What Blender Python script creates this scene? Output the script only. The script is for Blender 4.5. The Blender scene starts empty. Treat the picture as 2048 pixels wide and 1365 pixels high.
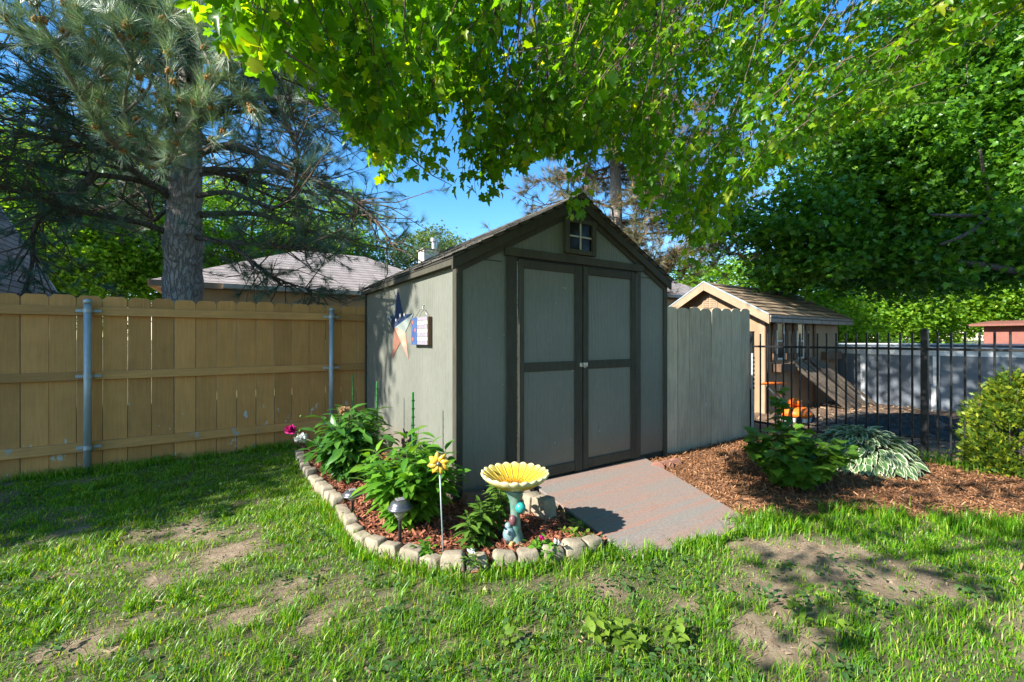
import bpy, math, random
import numpy as np
from mathutils import Vector

# ------------------------------------------------------------------ camera, sky, sun, exposure
FOC, V0, H = 860.0, 677.0, 1.41          # focal length and horizon of the photograph in its own pixels, eye height
AZ = math.radians(57.2)                   # view direction, counter-clockwise from +X
FX, FY = math.cos(AZ), math.sin(AZ)
RX, RY = math.sin(AZ), -math.cos(AZ)
SC = bpy.context.scene
cam_d = bpy.data.cameras.new('camera'); cam = bpy.data.objects.new('camera', cam_d)
SC.collection.objects.link(cam); SC.camera = cam
cam.location = (0, 0, H); cam.rotation_euler = (math.radians(90), 0, AZ - math.radians(90))
cam_d.sensor_width = 36; cam_d.lens = FOC / 2048 * 36; cam_d.shift_y = -(682.5 - V0) / 2048
cam_d.clip_start = 0.05; cam_d.clip_end = 2000
SUN_EL, SUN_AZ = math.radians(34), math.radians(1.0)
world = bpy.data.worlds.new("World"); SC.world = world; world.use_nodes = True
wn = world.node_tree; bg = wn.nodes['Background']
sky = wn.nodes.new('ShaderNodeTexSky'); sky.sky_type = 'NISHITA'; sky.sun_disc = False
sky.sun_elevation = SUN_EL; sky.sun_rotation = math.radians(270) + SUN_AZ
sky.air_density = 1.0; sky.dust_density = 0.3; sky.ozone_density = 2.0; sky.altitude = 300
hs = wn.nodes.new('ShaderNodeHueSaturation'); hs.inputs['Saturation'].default_value = 1.35; wn.links.new(sky.outputs[0], hs.inputs['Color'])
wn.links.new(hs.outputs[0], bg.inputs[0]); bg.inputs[1].default_value = 0.125
sl = bpy.data.lights.new('sun', 'SUN'); sl.energy = 5.0; sl.angle = math.radians(0.53); sl.color = (1.0, 0.95, 0.87)
sun = bpy.data.objects.new('sun', sl); SC.collection.objects.link(sun)
S = Vector((-math.cos(SUN_EL) * math.cos(SUN_AZ), math.cos(SUN_EL) * math.sin(SUN_AZ), math.sin(SUN_EL)))
sun.rotation_euler = S.to_track_quat('Z', 'Y').to_euler(); sun.location = (-8, 0, 12)
SC.view_settings.view_transform = 'Standard'; SC.view_settings.look = 'None'
SC.view_settings.exposure = 1.5; SC.view_settings.gamma = 1; SC.view_settings.use_curve_mapping = False
SC.cycles.max_bounces = 8; SC.cycles.diffuse_bounces = 4; SC.cycles.transmission_bounces = 6; SC.cycles.transparent_max_bounces = 6
SC.cycles.sample_clamp_indirect = 4.0

rng = np.random.default_rng(7); random.seed(7)

# ------------------------------------------------------------------ small geometry helpers
def ray(u): k = (u - 1024) / FOC; return FX + k * RX, FY + k * RY
def G(u, v, z=0.0):                       # where the sight line through a pixel meets height z
    d = FOC * (H - z) / (v - V0); r = ray(u); return (r[0] * d, r[1] * d, z)
def P(u, v, d): r = ray(u); return (r[0] * d, r[1] * d, H - (v - V0) * d / FOC)
def tag(o, label=None, cat=None, group=None, kind=None):
    if label: o['label'] = label
    if cat: o['category'] = cat
    if group: o['group'] = group
    if kind: o['kind'] = kind
    return o
def empty(name, loc=(0, 0, 0), label=None, cat=None, group=None):
    o = bpy.data.objects.new(name, None); SC.collection.objects.link(o); o.location = loc
    o.empty_display_size = 0.05
    return tag(o, label, cat, group)
def wloc(o):
    v = Vector((0, 0, 0))
    while o is not None: v += o.location; o = o.parent
    return v
def mesh_np(name, V, F, mat, parent=None, smooth=False):
    V = np.asarray(V, dtype=np.float32); F = np.asarray(F, dtype=np.int32)
    if parent is not None: V = V - np.array(wloc(parent), dtype=np.float32)
    me = bpy.data.meshes.new(name); n = F.shape[1]
    me.vertices.add(len(V)); me.vertices.foreach_set('co', V.ravel())
    me.loops.add(F.size); me.loops.foreach_set('vertex_index', F.ravel())
    me.polygons.add(len(F)); me.polygons.foreach_set('loop_start', np.arange(0, F.size, n, dtype=np.int32))
    me.polygons.foreach_set('loop_total', np.full(len(F), n, dtype=np.int32))
    if smooth: me.polygons.foreach_set('use_smooth', np.ones(len(F), dtype=bool))
    me.update(); me.validate(); me.materials.append(mat)
    o = bpy.data.objects.new(name, me); SC.collection.objects.link(o); o.parent = parent
    return o
class MB:
    def __init__(s): s.v = []; s.f = []; s.m = []; s.cur = 0
    def add(s, V, F):
        n = len(s.v); s.v += [tuple(map(float, p)) for p in V]; s.f += [tuple(i + n for i in f) for f in F]; s.m += [s.cur] * len(F); return s
    def box(s, a, b):
        x0, y0, z0 = a; x1, y1, z1 = b
        return s.add([(x0,y0,z0),(x1,y0,z0),(x1,y1,z0),(x0,y1,z0),(x0,y0,z1),(x1,y0,z1),(x1,y1,z1),(x0,y1,z1)],
                     [(0,3,2,1),(4,5,6,7),(0,1,5,4),(1,2,6,5),(2,3,7,6),(3,0,4,7)])
    def prism(s, pts, off):               # a flat outline pushed along a vector
        n = len(pts); o = Vector(off); a = [Vector(p) for p in pts]; b = [p + o for p in a]
        return s.add(a + b, [tuple(range(n))[::-1], tuple(range(n, 2 * n))] + [(i, (i + 1) % n, n + (i + 1) % n, n + i) for i in range(n)])
    def tube(s, pts, rads, seg=8, wob=0.0):
        pts = [Vector(p) for p in pts]; n = len(pts)
        if not hasattr(rads, '__len__'): rads = [rads] * n
        V = []; up = None
        for i, p in enumerate(pts):
            t = (pts[min(i + 1, n - 1)] - pts[max(i - 1, 0)]).normalized()
            if up is None: up = t.orthogonal().normalized()
            else: up = (up - t * up.dot(t)); up = up.normalized() if up.length > 1e-6 else t.orthogonal().normalized()
            w = t.cross(up)
            for k in range(seg):
                a = 2 * math.pi * k / seg; r = rads[i] * (1 + wob * random.uniform(-1, 1)); V.append(p + (up * math.cos(a) + w * math.sin(a)) * r)
        Fc = [(i * seg + k, i * seg + (k + 1) % seg, (i + 1) * seg + (k + 1) % seg, (i + 1) * seg + k) for i in range(n - 1) for k in range(seg)]
        Fc += [tuple(range(seg))[::-1], tuple((n - 1) * seg + k for k in range(seg))]
        return s.add(V, Fc)
    def lathe(s, prof, c=(0, 0, 0), seg=24, fn=None):
        V = []; n = len(prof)
        for i, (r, z) in enumerate(prof):
            for k in range(seg):
                a = 2 * math.pi * k / seg; rr, zz = (r, z) if fn is None else fn(r, z, a, i)
                V.append((c[0] + rr * math.cos(a), c[1] + rr * math.sin(a), c[2] + zz))
        Fc = [(i * seg + k, i * seg + (k + 1) % seg, (i + 1) * seg + (k + 1) % seg, (i + 1) * seg + k) for i in range(n - 1) for k in range(seg)]
        Fc += [tuple(range(seg))[::-1], tuple((n - 1) * seg + k for k in range(seg))]
        return s.add(V, Fc)
    def ball(s, c, r, seg=12, jit=0.0):
        r = r if hasattr(r, '__len__') else (r, r, r); n = seg // 2
        V = [(c[0], c[1], c[2] - r[2])]
        for i in range(1, n):
            ph = -math.pi / 2 + math.pi * i / n
            for k in range(seg):
                a = 2 * math.pi * k / seg; j = 1 + random.uniform(-jit, jit)
                V.append((c[0] + r[0] * math.cos(ph) * math.cos(a) * j, c[1] + r[1] * math.cos(ph) * math.sin(a) * j, c[2] + r[2] * math.sin(ph) * j))
        V.append((c[0], c[1], c[2] + r[2])); top = len(V) - 1
        Fc = [(0, 1 + (k + 1) % seg, 1 + k) for k in range(seg)]
        Fc += [(1 + i * seg + k, 1 + i * seg + (k + 1) % seg, 1 + (i + 1) * seg + (k + 1) % seg, 1 + (i + 1) * seg + k) for i in range(n - 2) for k in range(seg)]
        Fc += [(top, 1 + (n - 2) * seg + k, 1 + (n - 2) * seg + (k + 1) % seg) for k in range(seg)]
        return s.add(V, Fc)
    def build(s, name, mat, parent=None, smooth=False, bevel=0, seg=1):
        me = bpy.data.meshes.new(name); off = wloc(parent) if parent is not None else Vector((0, 0, 0))
        me.from_pydata([(a - off.x, b - off.y, c - off.z) for a, b, c in s.v], [], s.f)
        for m in (mat if isinstance(mat, (list, tuple)) else [mat]): me.materials.append(m)
        me.polygons.foreach_set('material_index', s.m)
        if smooth: me.polygons.foreach_set('use_smooth', [True] * len(s.f))
        me.update()
        o = bpy.data.objects.new(name, me); SC.collection.objects.link(o); o.parent = parent
        if bevel:
            b = o.modifiers.new('bevel', 'BEVEL'); b.width = bevel; b.segments = seg; b.limit_method = 'ANGLE'
        return o
def box(name, a, b, mat, parent=None, bevel=0.003): return MB().box(a, b).build(name, mat, parent, bevel=bevel)
def copy_tree(o, parent=None):
    c = o.copy(); SC.collection.objects.link(c); c.parent = parent
    for ch in list(o.children): copy_tree(ch, c)
    return c
ORD = ['first','second','third','fourth','fifth','sixth','seventh','eighth','ninth','tenth','eleventh','twelfth','thirteenth','fourteenth','fifteenth','sixteenth','seventeenth','eighteenth','nineteenth','twentieth','twenty-first','twenty-second','twenty-third','twenty-fourth','twenty-fifth','twenty-sixth','twenty-seventh','twenty-eighth','twenty-ninth','thirtieth']

# ------------------------------------------------------------------ materials
def nodes(name):
    m = bpy.data.materials.new(name); m.use_nodes = True; t = m.node_tree
    return m, t, t.nodes['Principled BSDF'], t.nodes['Material Output']
def N(t, kind, **kw):
    n = t.nodes.new(kind)
    for k, v in kw.items():
        if k[0] == 'i' and k[1:].isdigit(): n.inputs[int(k[1:])].default_value = v
        else: setattr(n, k, v)
    return n
def coords(t, scale=(1, 1, 1), space='Object'):
    c = N(t, 'ShaderNodeTexCoord'); m = N(t, 'ShaderNodeMapping'); m.inputs['Scale'].default_value = scale
    t.links.new(c.outputs[space], m.inputs['Vector'])
    if space == 'Object':                 # shift every object a little so copies differ
        oi = N(t, 'ShaderNodeObjectInfo'); mu = N(t, 'ShaderNodeMath', operation='MULTIPLY', i1=37.0)
        t.links.new(oi.outputs['Random'], mu.inputs[0]); t.links.new(mu.outputs[0], m.inputs['Location'])
    return m.outputs[0]
def noise(t, vec, scale, detail=4, rough=0.55, dist=0):
    n = N(t, 'ShaderNodeTexNoise'); n.inputs['Scale'].default_value = scale; n.inputs['Detail'].default_value = detail
    n.inputs['Roughness'].default_value = rough; n.inputs['Distortion'].default_value = dist
    t.links.new(vec, n.inputs['Vector']); return n.outputs[0]
def ramp(t, fac, stops, interp='LINEAR'):
    r = N(t, 'ShaderNodeValToRGB'); e = r.color_ramp.elements; r.color_ramp.interpolation = interp
    while len(e) > len(stops): e.remove(e[-1])
    while len(e) < len(stops): e.new(1)
    for q, (p, c) in zip(e, stops): q.position = p; q.color = (c[0], c[1], c[2], 1) if hasattr(c, '__len__') else (c, c, c, 1)
    t.links.new(fac, r.inputs[0]); return r.outputs[0]
def mix(t, fac, a, b, mode='MIX'):
    m = N(t, 'ShaderNodeMix', data_type='RGBA', blend_type=mode)
    for s, v in ((m.inputs[0], fac), (m.inputs[6], a), (m.inputs[7], b)):
        if hasattr(v, 'is_linked'): t.links.new(v, s)
        elif hasattr(v, '__len__'): s.default_value = (v[0], v[1], v[2], 1)
        else: s.default_value = v
    return m.outputs[2]
def bump(t, h, p, strength=0.3, dist=0.01, prev=None):
    b = N(t, 'ShaderNodeBump'); b.inputs['Strength'].default_value = strength; b.inputs['Distance'].default_value = dist
    t.links.new(h, b.inputs['Height'])
    if prev is not None: t.links.new(prev, b.inputs['Normal'])
    if p is not None: t.links.new(b.outputs[0], p.inputs['Normal'])
    return b.outputs[0]
def simple(name, c1, c2=None, rough=0.7, scale=8, stretch=(1, 1, 1), bs=0.3, bd=0.004, metal=0, bscale=None, lo=0.35, hi=0.65, spec=0.4, speck=None):
    m, t, p, o = nodes(name); v = coords(t, stretch)
    c2 = c2 or tuple(x * 0.7 for x in c1)
    n = noise(t, v, scale, 6, 0.6); col = ramp(t, n, [(lo, c2), (hi, c1)])
    if speck:
        n3 = noise(t, v, speck[1], 3, 0.6); col = mix(t, ramp(t, n3, [(speck[2], 0), (speck[2] + 0.05, 1)]), col, speck[0])
    t.links.new(col, p.inputs['Base Color']); p.inputs['Roughness'].default_value = rough; p.inputs['Metallic'].default_value = metal
    p.inputs['Specular IOR Level'].default_value = spec
    if bs: bump(t, noise(t, v, bscale or scale * 5, 5, 0.65), p, bs, bd)
    return m
def leafmat(name, stops, trans=0.45, rough=0.42, tint=(1.5, 1.25, 0.35), spec=0.35, rib=False):
    m, t, p, o = nodes(name); g = N(t, 'ShaderNodeNewGeometry')
    col = ramp(t, g.outputs['Random Per Island'], stops)
    t.links.new(col, p.inputs['Base Color']); p.inputs['Roughness'].default_value = rough; p.inputs['Specular IOR Level'].default_value = spec
    tr = N(t, 'ShaderNodeBsdfTranslucent'); t.links.new(mix(t, 1.0, col, tint, 'MULTIPLY'), tr.inputs[0])
    ms = N(t, 'ShaderNodeMixShader'); ms.inputs[0].default_value = trans
    t.links.new(p.outputs[0], ms.inputs[1]); t.links.new(tr.outputs[0], ms.inputs[2]); t.links.new(ms.outputs[0], o.inputs[0])
    return m
def siding(name, c, c2):                  # pressed wood-grain sheet siding, grain runs upward
    m, t, p, o = nodes(name); v = coords(t, (1, 1, 1), 'Object')
    mp = N(t, 'ShaderNodeMapping'); mp.inputs['Scale'].default_value = (1, 1, 0.13); t.links.new(v, mp.inputs[0])
    w = N(t, 'ShaderNodeTexWave', wave_type='RINGS', rings_direction='Z'); w.inputs['Scale'].default_value = 9; w.inputs['Distortion'].default_value = 9; w.inputs['Detail'].default_value = 2; w.inputs['Detail Scale'].default_value = 1.2
    t.links.new(mp.outputs[0], w.inputs[0])
    fine = noise(t, mp.outputs[0], 90, 4, 0.7)
    col = ramp(t, noise(t, v, 1.6, 5, 0.6), [(0.3, c2), (0.7, c)])
    col = mix(t, 0.35, col, ramp(t, fine, [(0.35, 0.55), (0.65, 1.0)]), 'MULTIPLY')
    col = mix(t, 0.3, col, ramp(t, w.outputs[1], [(0.0, 0.75), (0.3, 1.0)]), 'MULTIPLY')
    geo = N(t, 'ShaderNodeNewGeometry'); sx = N(t, 'ShaderNodeSeparateXYZ'); t.links.new(geo.outputs['Position'], sx.inputs[0])
    ma = N(t, 'ShaderNodeMath', operation='MULTIPLY_ADD', i1=-0.5, i2=0.0); nn = noise(t, v, 5, 6, 0.7); t.links.new(nn, ma.inputs[0]); ab_ = N(t, 'ShaderNodeMath', operation='ADD'); t.links.new(sx.outputs[2], ab_.inputs[0]); t.links.new(ma.outputs[0], ab_.inputs[1])
    col = mix(t, ramp(t, ab_.outputs[0], [(0.0, 0.55), (0.22, 0.0)]), col, (0.17, 0.13, 0.09))          # mud splashed up from the bed
    sc = noise(t, v, 26, 3, 0.5); col = mix(t, ramp(t, sc, [(0.745, 0), (0.76, 0.8)]), col, (0.34, 0.34, 0.3))   # small paint chips
    t.links.new(col, p.inputs['Base Color']); p.inputs['Roughness'].default_value = 0.62
    b1 = bump(t, w.outputs[1], None, 0.35, 0.004); bump(t, fine, p, 0.5, 0.004, b1)
    return m
def boards(name, c1, c2, peel=None, amount=0.62, low=None, grain=(14, 14, 0.9), spec=0.25):   # painted or weathered boards, grain along Z unless told otherwise
    m, t, p, o = nodes(name); v = coords(t, (1, 1, 1), 'Object')
    mp = N(t, 'ShaderNodeMapping'); mp.inputs['Scale'].default_value = grain; t.links.new(v, mp.inputs[0])
    g = noise(t, mp.outputs[0], 4, 6, 0.65, 0.4)
    oi = N(t, 'ShaderNodeObjectInfo')
    col = ramp(t, g, [(0.3, c2), (0.65, c1)])
    col = mix(t, 1.0, col, ramp(t, oi.outputs['Random'], [(0, 0.74), (1, 1.12)]), 'MULTIPLY')
    st = noise(t, v, 3.2, 5, 0.6); col = mix(t, 0.5, col, ramp(t, st, [(0.35, 0.72), (0.6, 1.0)]), 'MULTIPLY')
    if peel:
        sp = N(t, 'ShaderNodeMapping'); sp.inputs['Scale'].default_value = (1, 1, 0.55); t.links.new(v, sp.inputs[0])
        pn = noise(t, sp.outputs[0], 11, 6, 0.62)
        if low:                           # flaking is worst near the ground
            geo = N(t, 'ShaderNodeNewGeometry'); sx = N(t, 'ShaderNodeSeparateXYZ'); t.links.new(geo.outputs['Position'], sx.inputs[0])
            mr = N(t, 'ShaderNodeMapRange'); mr.inputs[1].default_value = low[0]; mr.inputs[2].default_value = low[1]; mr.inputs[3].default_value = 0.0; mr.inputs[4].default_value = 0.16
            t.links.new(sx.outputs[2], mr.inputs[0]); sb = N(t, 'ShaderNodeMath', operation='SUBTRACT'); t.links.new(pn, sb.inputs[0]); t.links.new(mr.outputs[0], sb.inputs[1]); pn = sb.outputs[0]
        col = mix(t, ramp(t, pn, [(amount, 0), (amount + 0.02, 1)]), col, peel)
    t.links.new(col, p.inputs['Base Color']); p.inputs['Roughness'].default_value = 0.75; p.inputs['Specular IOR Level'].default_value = spec
    bump(t, g, p, 0.35, 0.004)
    return m
def shingles(name, c1, c2, sx=3.0, sy=7.0, axis='xy'):
    m, t, p, o = nodes(name); c = N(t, 'ShaderNodeTexCoord')
    sep = N(t, 'ShaderNodeSeparateXYZ'); t.links.new(c.outputs['Object'], sep.inputs[0])
    ad = N(t, 'ShaderNodeMath', operation='ADD'); t.links.new(sep.outputs[0], ad.inputs[0]); t.links.new(sep.outputs[1], ad.inputs[1])
    cb = N(t, 'ShaderNodeCombineXYZ'); t.links.new(ad.outputs[0], cb.inputs[0]); t.links.new(sep.outputs[2], cb.inputs[1])
    b = N(t, 'ShaderNodeTexBrick'); b.inputs['Scale'].default_value = 1; b.inputs['Brick Width'].default_value = 1 / sx; b.inputs['Row Height'].default_value = 1 / sy
    b.inputs['Mortar Size'].default_value = 0.012; b.inputs['Color1'].default_value = (*c1, 1); b.inputs['Color2'].default_value = (*c2, 1); b.inputs['Mortar'].default_value = (*[x * 0.4 for x in c2], 1)
    t.links.new(cb.outputs[0], b.inputs['Vector'])
    n = noise(t, c.outputs['Object'], 60, 3, 0.7)
    t.links.new(mix(t, 0.5, b.outputs[0], ramp(t, n, [(0.3, 0.6), (0.7, 1.15)]), 'MULTIPLY'), p.inputs['Base Color']); p.inputs['Roughness'].default_value = 0.95
    bump(t, n, p, 0.5, 0.01)
    return m

M = {}
M['siding'] = siding('sage_siding', (0.182, 0.188, 0.155), (0.14, 0.147, 0.12))
M['trim'] = boards('brown_trim_paint', (0.072, 0.068, 0.05), (0.048, 0.045, 0.033), peel=(0.3, 0.28, 0.24), amount=0.76, grain=(8, 8, 1.5))
M['shed_roof'] = shingles('dark_shingle', (0.11, 0.10, 0.085), (0.07, 0.065, 0.055), 3.3, 14)
M['black'] = simple('shade_and_tyre_black', (0.012, 0.012, 0.012), rough=0.6, bs=0)
M['glass'] = simple('dark_glass', (0.01, 0.012, 0.01), (0.03, 0.02, 0.012), rough=0.12, scale=20, bs=0, spec=0.2)
M['white'] = simple('white_paint', (0.58, 0.58, 0.54), (0.45, 0.45, 0.42), rough=0.6, bs=0.1)
M['galv'] = simple('galvanised_steel', (0.40, 0.45, 0.48), (0.28, 0.33, 0.36), rough=0.5, metal=0.35, scale=14, stretch=(1, 1, 0.3), bs=0.1)
M['steel'] = simple('bright_steel', (0.6, 0.6, 0.58), (0.25, 0.22, 0.2), rough=0.35, metal=0.8, scale=60, bs=0.1)
M['fence'] = boards('mustard_fence_paint', (0.58, 0.29, 0.095), (0.46, 0.23, 0.075), peel=(0.42, 0.43, 0.38), amount=0.625, low=(0.35, 1.3), grain=(16, 16, 0.8))
M['fence_rail'] = boards('mustard_rail_paint', (0.54, 0.28, 0.095), (0.40, 0.21, 0.075), peel=(0.33, 0.32, 0.28), amount=0.60, low=(0.25, 1.2), grain=(0.8, 14, 14))
M['grey_picket'] = boards('weathered_picket', (0.70, 0.57, 0.41), (0.44, 0.355, 0.25), peel=(0.45, 0.44, 0.38), amount=0.66, grain=(16, 16, 0.7))
M['iron'] = simple('black_iron', (0.007, 0.008, 0.009), (0.013, 0.014, 0.015), rough=0.5, bs=0.15, scale=30, spec=0.25)
M['beige'] = boards('beige_siding', (0.31, 0.205, 0.12), (0.24, 0.16, 0.095), grain=(10, 10, 1))
M['beige_trim'] = simple('beige_trim', (0.34, 0.24, 0.15), (0.28, 0.195, 0.125), rough=0.7)
M['tan_shingle'] = shingles('tan_shingle', (0.34, 0.235, 0.13), (0.23, 0.155, 0.085), 3.3, 10)
M['house_roof'] = shingles('taupe_shingle', (0.34, 0.29, 0.255), (0.26, 0.22, 0.195), 2.5, 9)
M['house_wall'] = simple('house_stucco', (0.5, 0.37, 0.24), (0.43, 0.31, 0.2), rough=0.85, scale=3)
M['grey_wall'] = boards('grey_clapboard', (0.19, 0.17, 0.15), (0.13, 0.115, 0.1), grain=(1, 1, 9))
M['shutter'] = boards('rough_brown_boards', (0.17, 0.10, 0.06), (0.09, 0.055, 0.035), grain=(10, 10, 1))
M['plank'] = boards('weathered_plank', (0.21, 0.165, 0.12), (0.10, 0.075, 0.055), grain=(6, 6, 6))
M['red_board'] = boards('red_brown_boards', (0.3, 0.12, 0.09), (0.2, 0.08, 0.06), grain=(12, 12, 1))
M['pool'] = simple('pool_wall', (0.17, 0.19, 0.22), (0.12, 0.14, 0.165), rough=0.45, scale=3, stretch=(1, 1, 0.3), bs=0.05)
M['pool_rail'] = simple('pool_rail', (0.74, 0.75, 0.76), (0.48, 0.49, 0.5), rough=0.5, scale=4, bs=0.05)
M['orange'] = simple('orange_plastic', (0.75, 0.17, 0.012), (0.6, 0.11, 0.01), rough=0.4, scale=6, bs=0.05)
M['tarp'] = simple('black_sheeting', (0.014, 0.014, 0.015), (0.035, 0.034, 0.033), rough=0.6, scale=7, bs=0.5, bd=0.02)
M['stone'] = simple('tan_stone', (0.33, 0.275, 0.195), (0.18, 0.15, 0.11), rough=0.92, scale=9, bs=0.9, bd=0.006, bscale=38, speck=((0.25, 0.22, 0.18), 60, 0.62))
M['stone_dark'] = simple('red_brown_stone', (0.22, 0.12, 0.085), (0.14, 0.08, 0.06), rough=0.92, scale=9, bs=0.7, bd=0.005, bscale=40)
M['bark'] = None
def barkmat(name, a, b, sc=7, zs=0.28, d=0.03):
    m, t, p, o = nodes(name); v = coords(t, (1, 1, zs))
    vo = N(t, 'ShaderNodeTexVoronoi', feature='DISTANCE_TO_EDGE'); vo.inputs['Scale'].default_value = sc
    nv = noise(t, v, 6, 4, 0.6); mxv = mix(t, 0.25, v, nv); t.links.new(mxv, vo.inputs['Vector'])
    h = ramp(t, vo.outputs[0], [(0.0, 0), (0.16, 1)]); fine = noise(t, v, 40, 5, 0.7)
    col = mix(t, h, b, mix(t, fine, a, tuple(x * 0.6 for x in a)))
    t.links.new(col, p.inputs['Base Color']); p.inputs['Roughness'].default_value = 0.95
    b1 = bump(t, h, None, 0.9, d); bump(t, fine, p, 0.6, 0.01, b1); return m
M['bark'] = barkmat('pine_bark', (0.46, 0.40, 0.36), (0.22, 0.185, 0.165), 22, 0.3, 0.02)
M['bark2'] = barkmat('maple_bark', (0.15, 0.125, 0.10), (0.06, 0.05, 0.042), 16, 0.3, 0.012)
M['twig'] = simple('twig', (0.13, 0.095, 0.065), (0.08, 0.055, 0.04), rough=0.9, scale=20, bs=0)
M['twig_light'] = simple('twig_light', (0.22, 0.19, 0.15), (0.13, 0.11, 0.085), rough=0.9, scale=20, bs=0)
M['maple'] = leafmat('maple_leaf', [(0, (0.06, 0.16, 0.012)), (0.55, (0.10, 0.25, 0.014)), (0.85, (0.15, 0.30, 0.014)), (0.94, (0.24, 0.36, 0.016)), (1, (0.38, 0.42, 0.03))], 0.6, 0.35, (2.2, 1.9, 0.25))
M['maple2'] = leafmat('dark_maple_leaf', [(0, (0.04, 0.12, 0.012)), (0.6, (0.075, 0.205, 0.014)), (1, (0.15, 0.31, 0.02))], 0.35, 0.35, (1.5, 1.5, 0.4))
M['bgleaf'] = leafmat('bright_leaf', [(0, (0.09, 0.22, 0.018)), (0.6, (0.16, 0.33, 0.022)), (1, (0.28, 0.44, 0.04))], 0.5, 0.5, (1.8, 1.6, 0.35))
M['bgleaf2'] = leafmat('pale_leaf', [(0, (0.09, 0.15, 0.05)), (1, (0.18, 0.25, 0.09))], 0.45, 0.5, (1.3, 1.3, 0.5))
M['needle'] = leafmat('pine_needle_lit', [(0, (0.10, 0.18, 0.09)), (0.5, (0.18, 0.29, 0.16)), (1, (0.42, 0.48, 0.34))], 0.2, 0.38, (1.2, 1.2, 0.6), 0.5)  # near sprays: sunlit paleness put into the needle colour
M['needle_shade'] = leafmat('pine_needle_shade', [(0, (0.04, 0.095, 0.065)), (0.7, (0.075, 0.155, 0.10)), (1, (0.18, 0.25, 0.16))], 0.15, 0.45, (1.2, 1.2, 0.6))  # rest of the same pine: shade put into the needle colour
M['needle_brown'] = leafmat('pine_needle_brown', [(0, (0.05, 0.10, 0.06)), (0.6, (0.10, 0.15, 0.08)), (0.7, (0.25, 0.16, 0.06)), (1, (0.42, 0.22, 0.08))], 0.2, 0.5, (1.2, 1.1, 0.6))
M['cone'] = simple('pollen_cone', (0.42, 0.20, 0.05), (0.28, 0.12, 0.03), rough=0.8, scale=60, bs=0.6)
M['grass'] = leafmat('grass_blade', [(0, (0.05, 0.16, 0.008)), (0.4, (0.10, 0.27, 0.01)), (0.8, (0.185, 0.37, 0.014)), (0.95, (0.32, 0.44, 0.03)), (1, (0.45, 0.38, 0.15))], 0.42, 0.4, (1.8, 1.5, 0.3))
M['weed'] = leafmat('weed_leaf', [(0, (0.10, 0.19, 0.02)), (1, (0.22, 0.33, 0.04))], 0.4, 0.45)
M['clover'] = leafmat('lawn_weed', [(0, (0.04, 0.10, 0.025)), (1, (0.09, 0.18, 0.05))], 0.35, 0.45)
M['peony_d'] = leafmat('peony_leaf_dark', [(0, (0.035, 0.12, 0.02)), (1, (0.08, 0.21, 0.03))], 0.3, 0.3, (1.5, 1.5, 0.4), 0.5)
M['peony_b'] = leafmat('peony_leaf', [(0, (0.06, 0.18, 0.018)), (0.7, (0.11, 0.27, 0.022)), (1, (0.18, 0.34, 0.03))], 0.35, 0.3, (1.5, 1.5, 0.4), 0.5)
M['lily'] = leafmat('lily_leaf', [(0, (0.06, 0.14, 0.02)), (1, (0.14, 0.26, 0.04))], 0.35, 0.35)
M['shrubleaf'] = leafmat('lobed_leaf', [(0, (0.05, 0.14, 0.015)), (1, (0.12, 0.25, 0.025))], 0.4, 0.38)
M['arbor'] = leafmat('arborvitae_spray', [(0, (0.03, 0.08, 0.012)), (0.5, (0.09, 0.17, 0.016)), (1, (0.30, 0.34, 0.02))], 0.3, 0.5, (1.4, 1.2, 0.4))
M['stem'] = simple('green_stem', (0.09, 0.15, 0.04), (0.06, 0.1, 0.03), rough=0.6, bs=0)
M['magenta'] = leafmat('magenta_petal', [(0, (0.35, 0.01, 0.12)), (1, (0.6, 0.03, 0.25))], 0.3, 0.5, (1.2, 1, 1))
M['whitepetal'] = leafmat('white_petal', [(0, (0.62, 0.64, 0.6)), (1, (0.8, 0.8, 0.76))], 0.25, 0.5, (1, 1, 1))
M['fadedpetal'] = leafmat('faded_petal', [(0, (0.45, 0.27, 0.14)), (1, (0.7, 0.52, 0.33))], 0.3, 0.6, (1, 0.9, 0.8))
M['yellowpetal'] = simple('yellow_enamel', (0.82, 0.50, 0.06), (0.62, 0.30, 0.03), rough=0.35, scale=12, bs=0.1)
M['mulch_l'] = leafmat('red_mulch', [(0, (0.13, 0.04, 0.022)), (0.6, (0.28, 0.095, 0.05)), (1, (0.42, 0.19, 0.115))], 0.0, 0.85, (1, 1, 1), 0.2)
M['mulch_r'] = leafmat('brown_mulch', [(0, (0.12, 0.05, 0.022)), (0.6, (0.25, 0.115, 0.05)), (1, (0.38, 0.21, 0.11))], 0.0, 0.9, (1, 1, 1), 0.2)
M['mulch_base_l'] = simple('mulch_bed_red', (0.22, 0.085, 0.05), (0.10, 0.04, 0.025), rough=0.95, scale=45, bs=1, bd=0.02)
M['mulch_base_r'] = simple('mulch_bed_brown', (0.30, 0.15, 0.075), (0.14, 0.07, 0.035), rough=0.95, scale=45, bs=1, bd=0.02)
M['green_plastic'] = simple('green_plastic', (0.05, 0.22, 0.06), (0.035, 0.15, 0.04), rough=0.4, scale=10, bs=0.1)
M['dark_metal'] = simple('dark_pewter', (0.17, 0.17, 0.19), (0.11, 0.11, 0.125), rough=0.32, metal=0.7, scale=10, bs=0.05)
M['litter'] = leafmat('dry_leaf', [(0, (0.16, 0.09, 0.05)), (1, (0.45, 0.33, 0.2))], 0.1, 0.8, (1, 1, 1))
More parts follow.
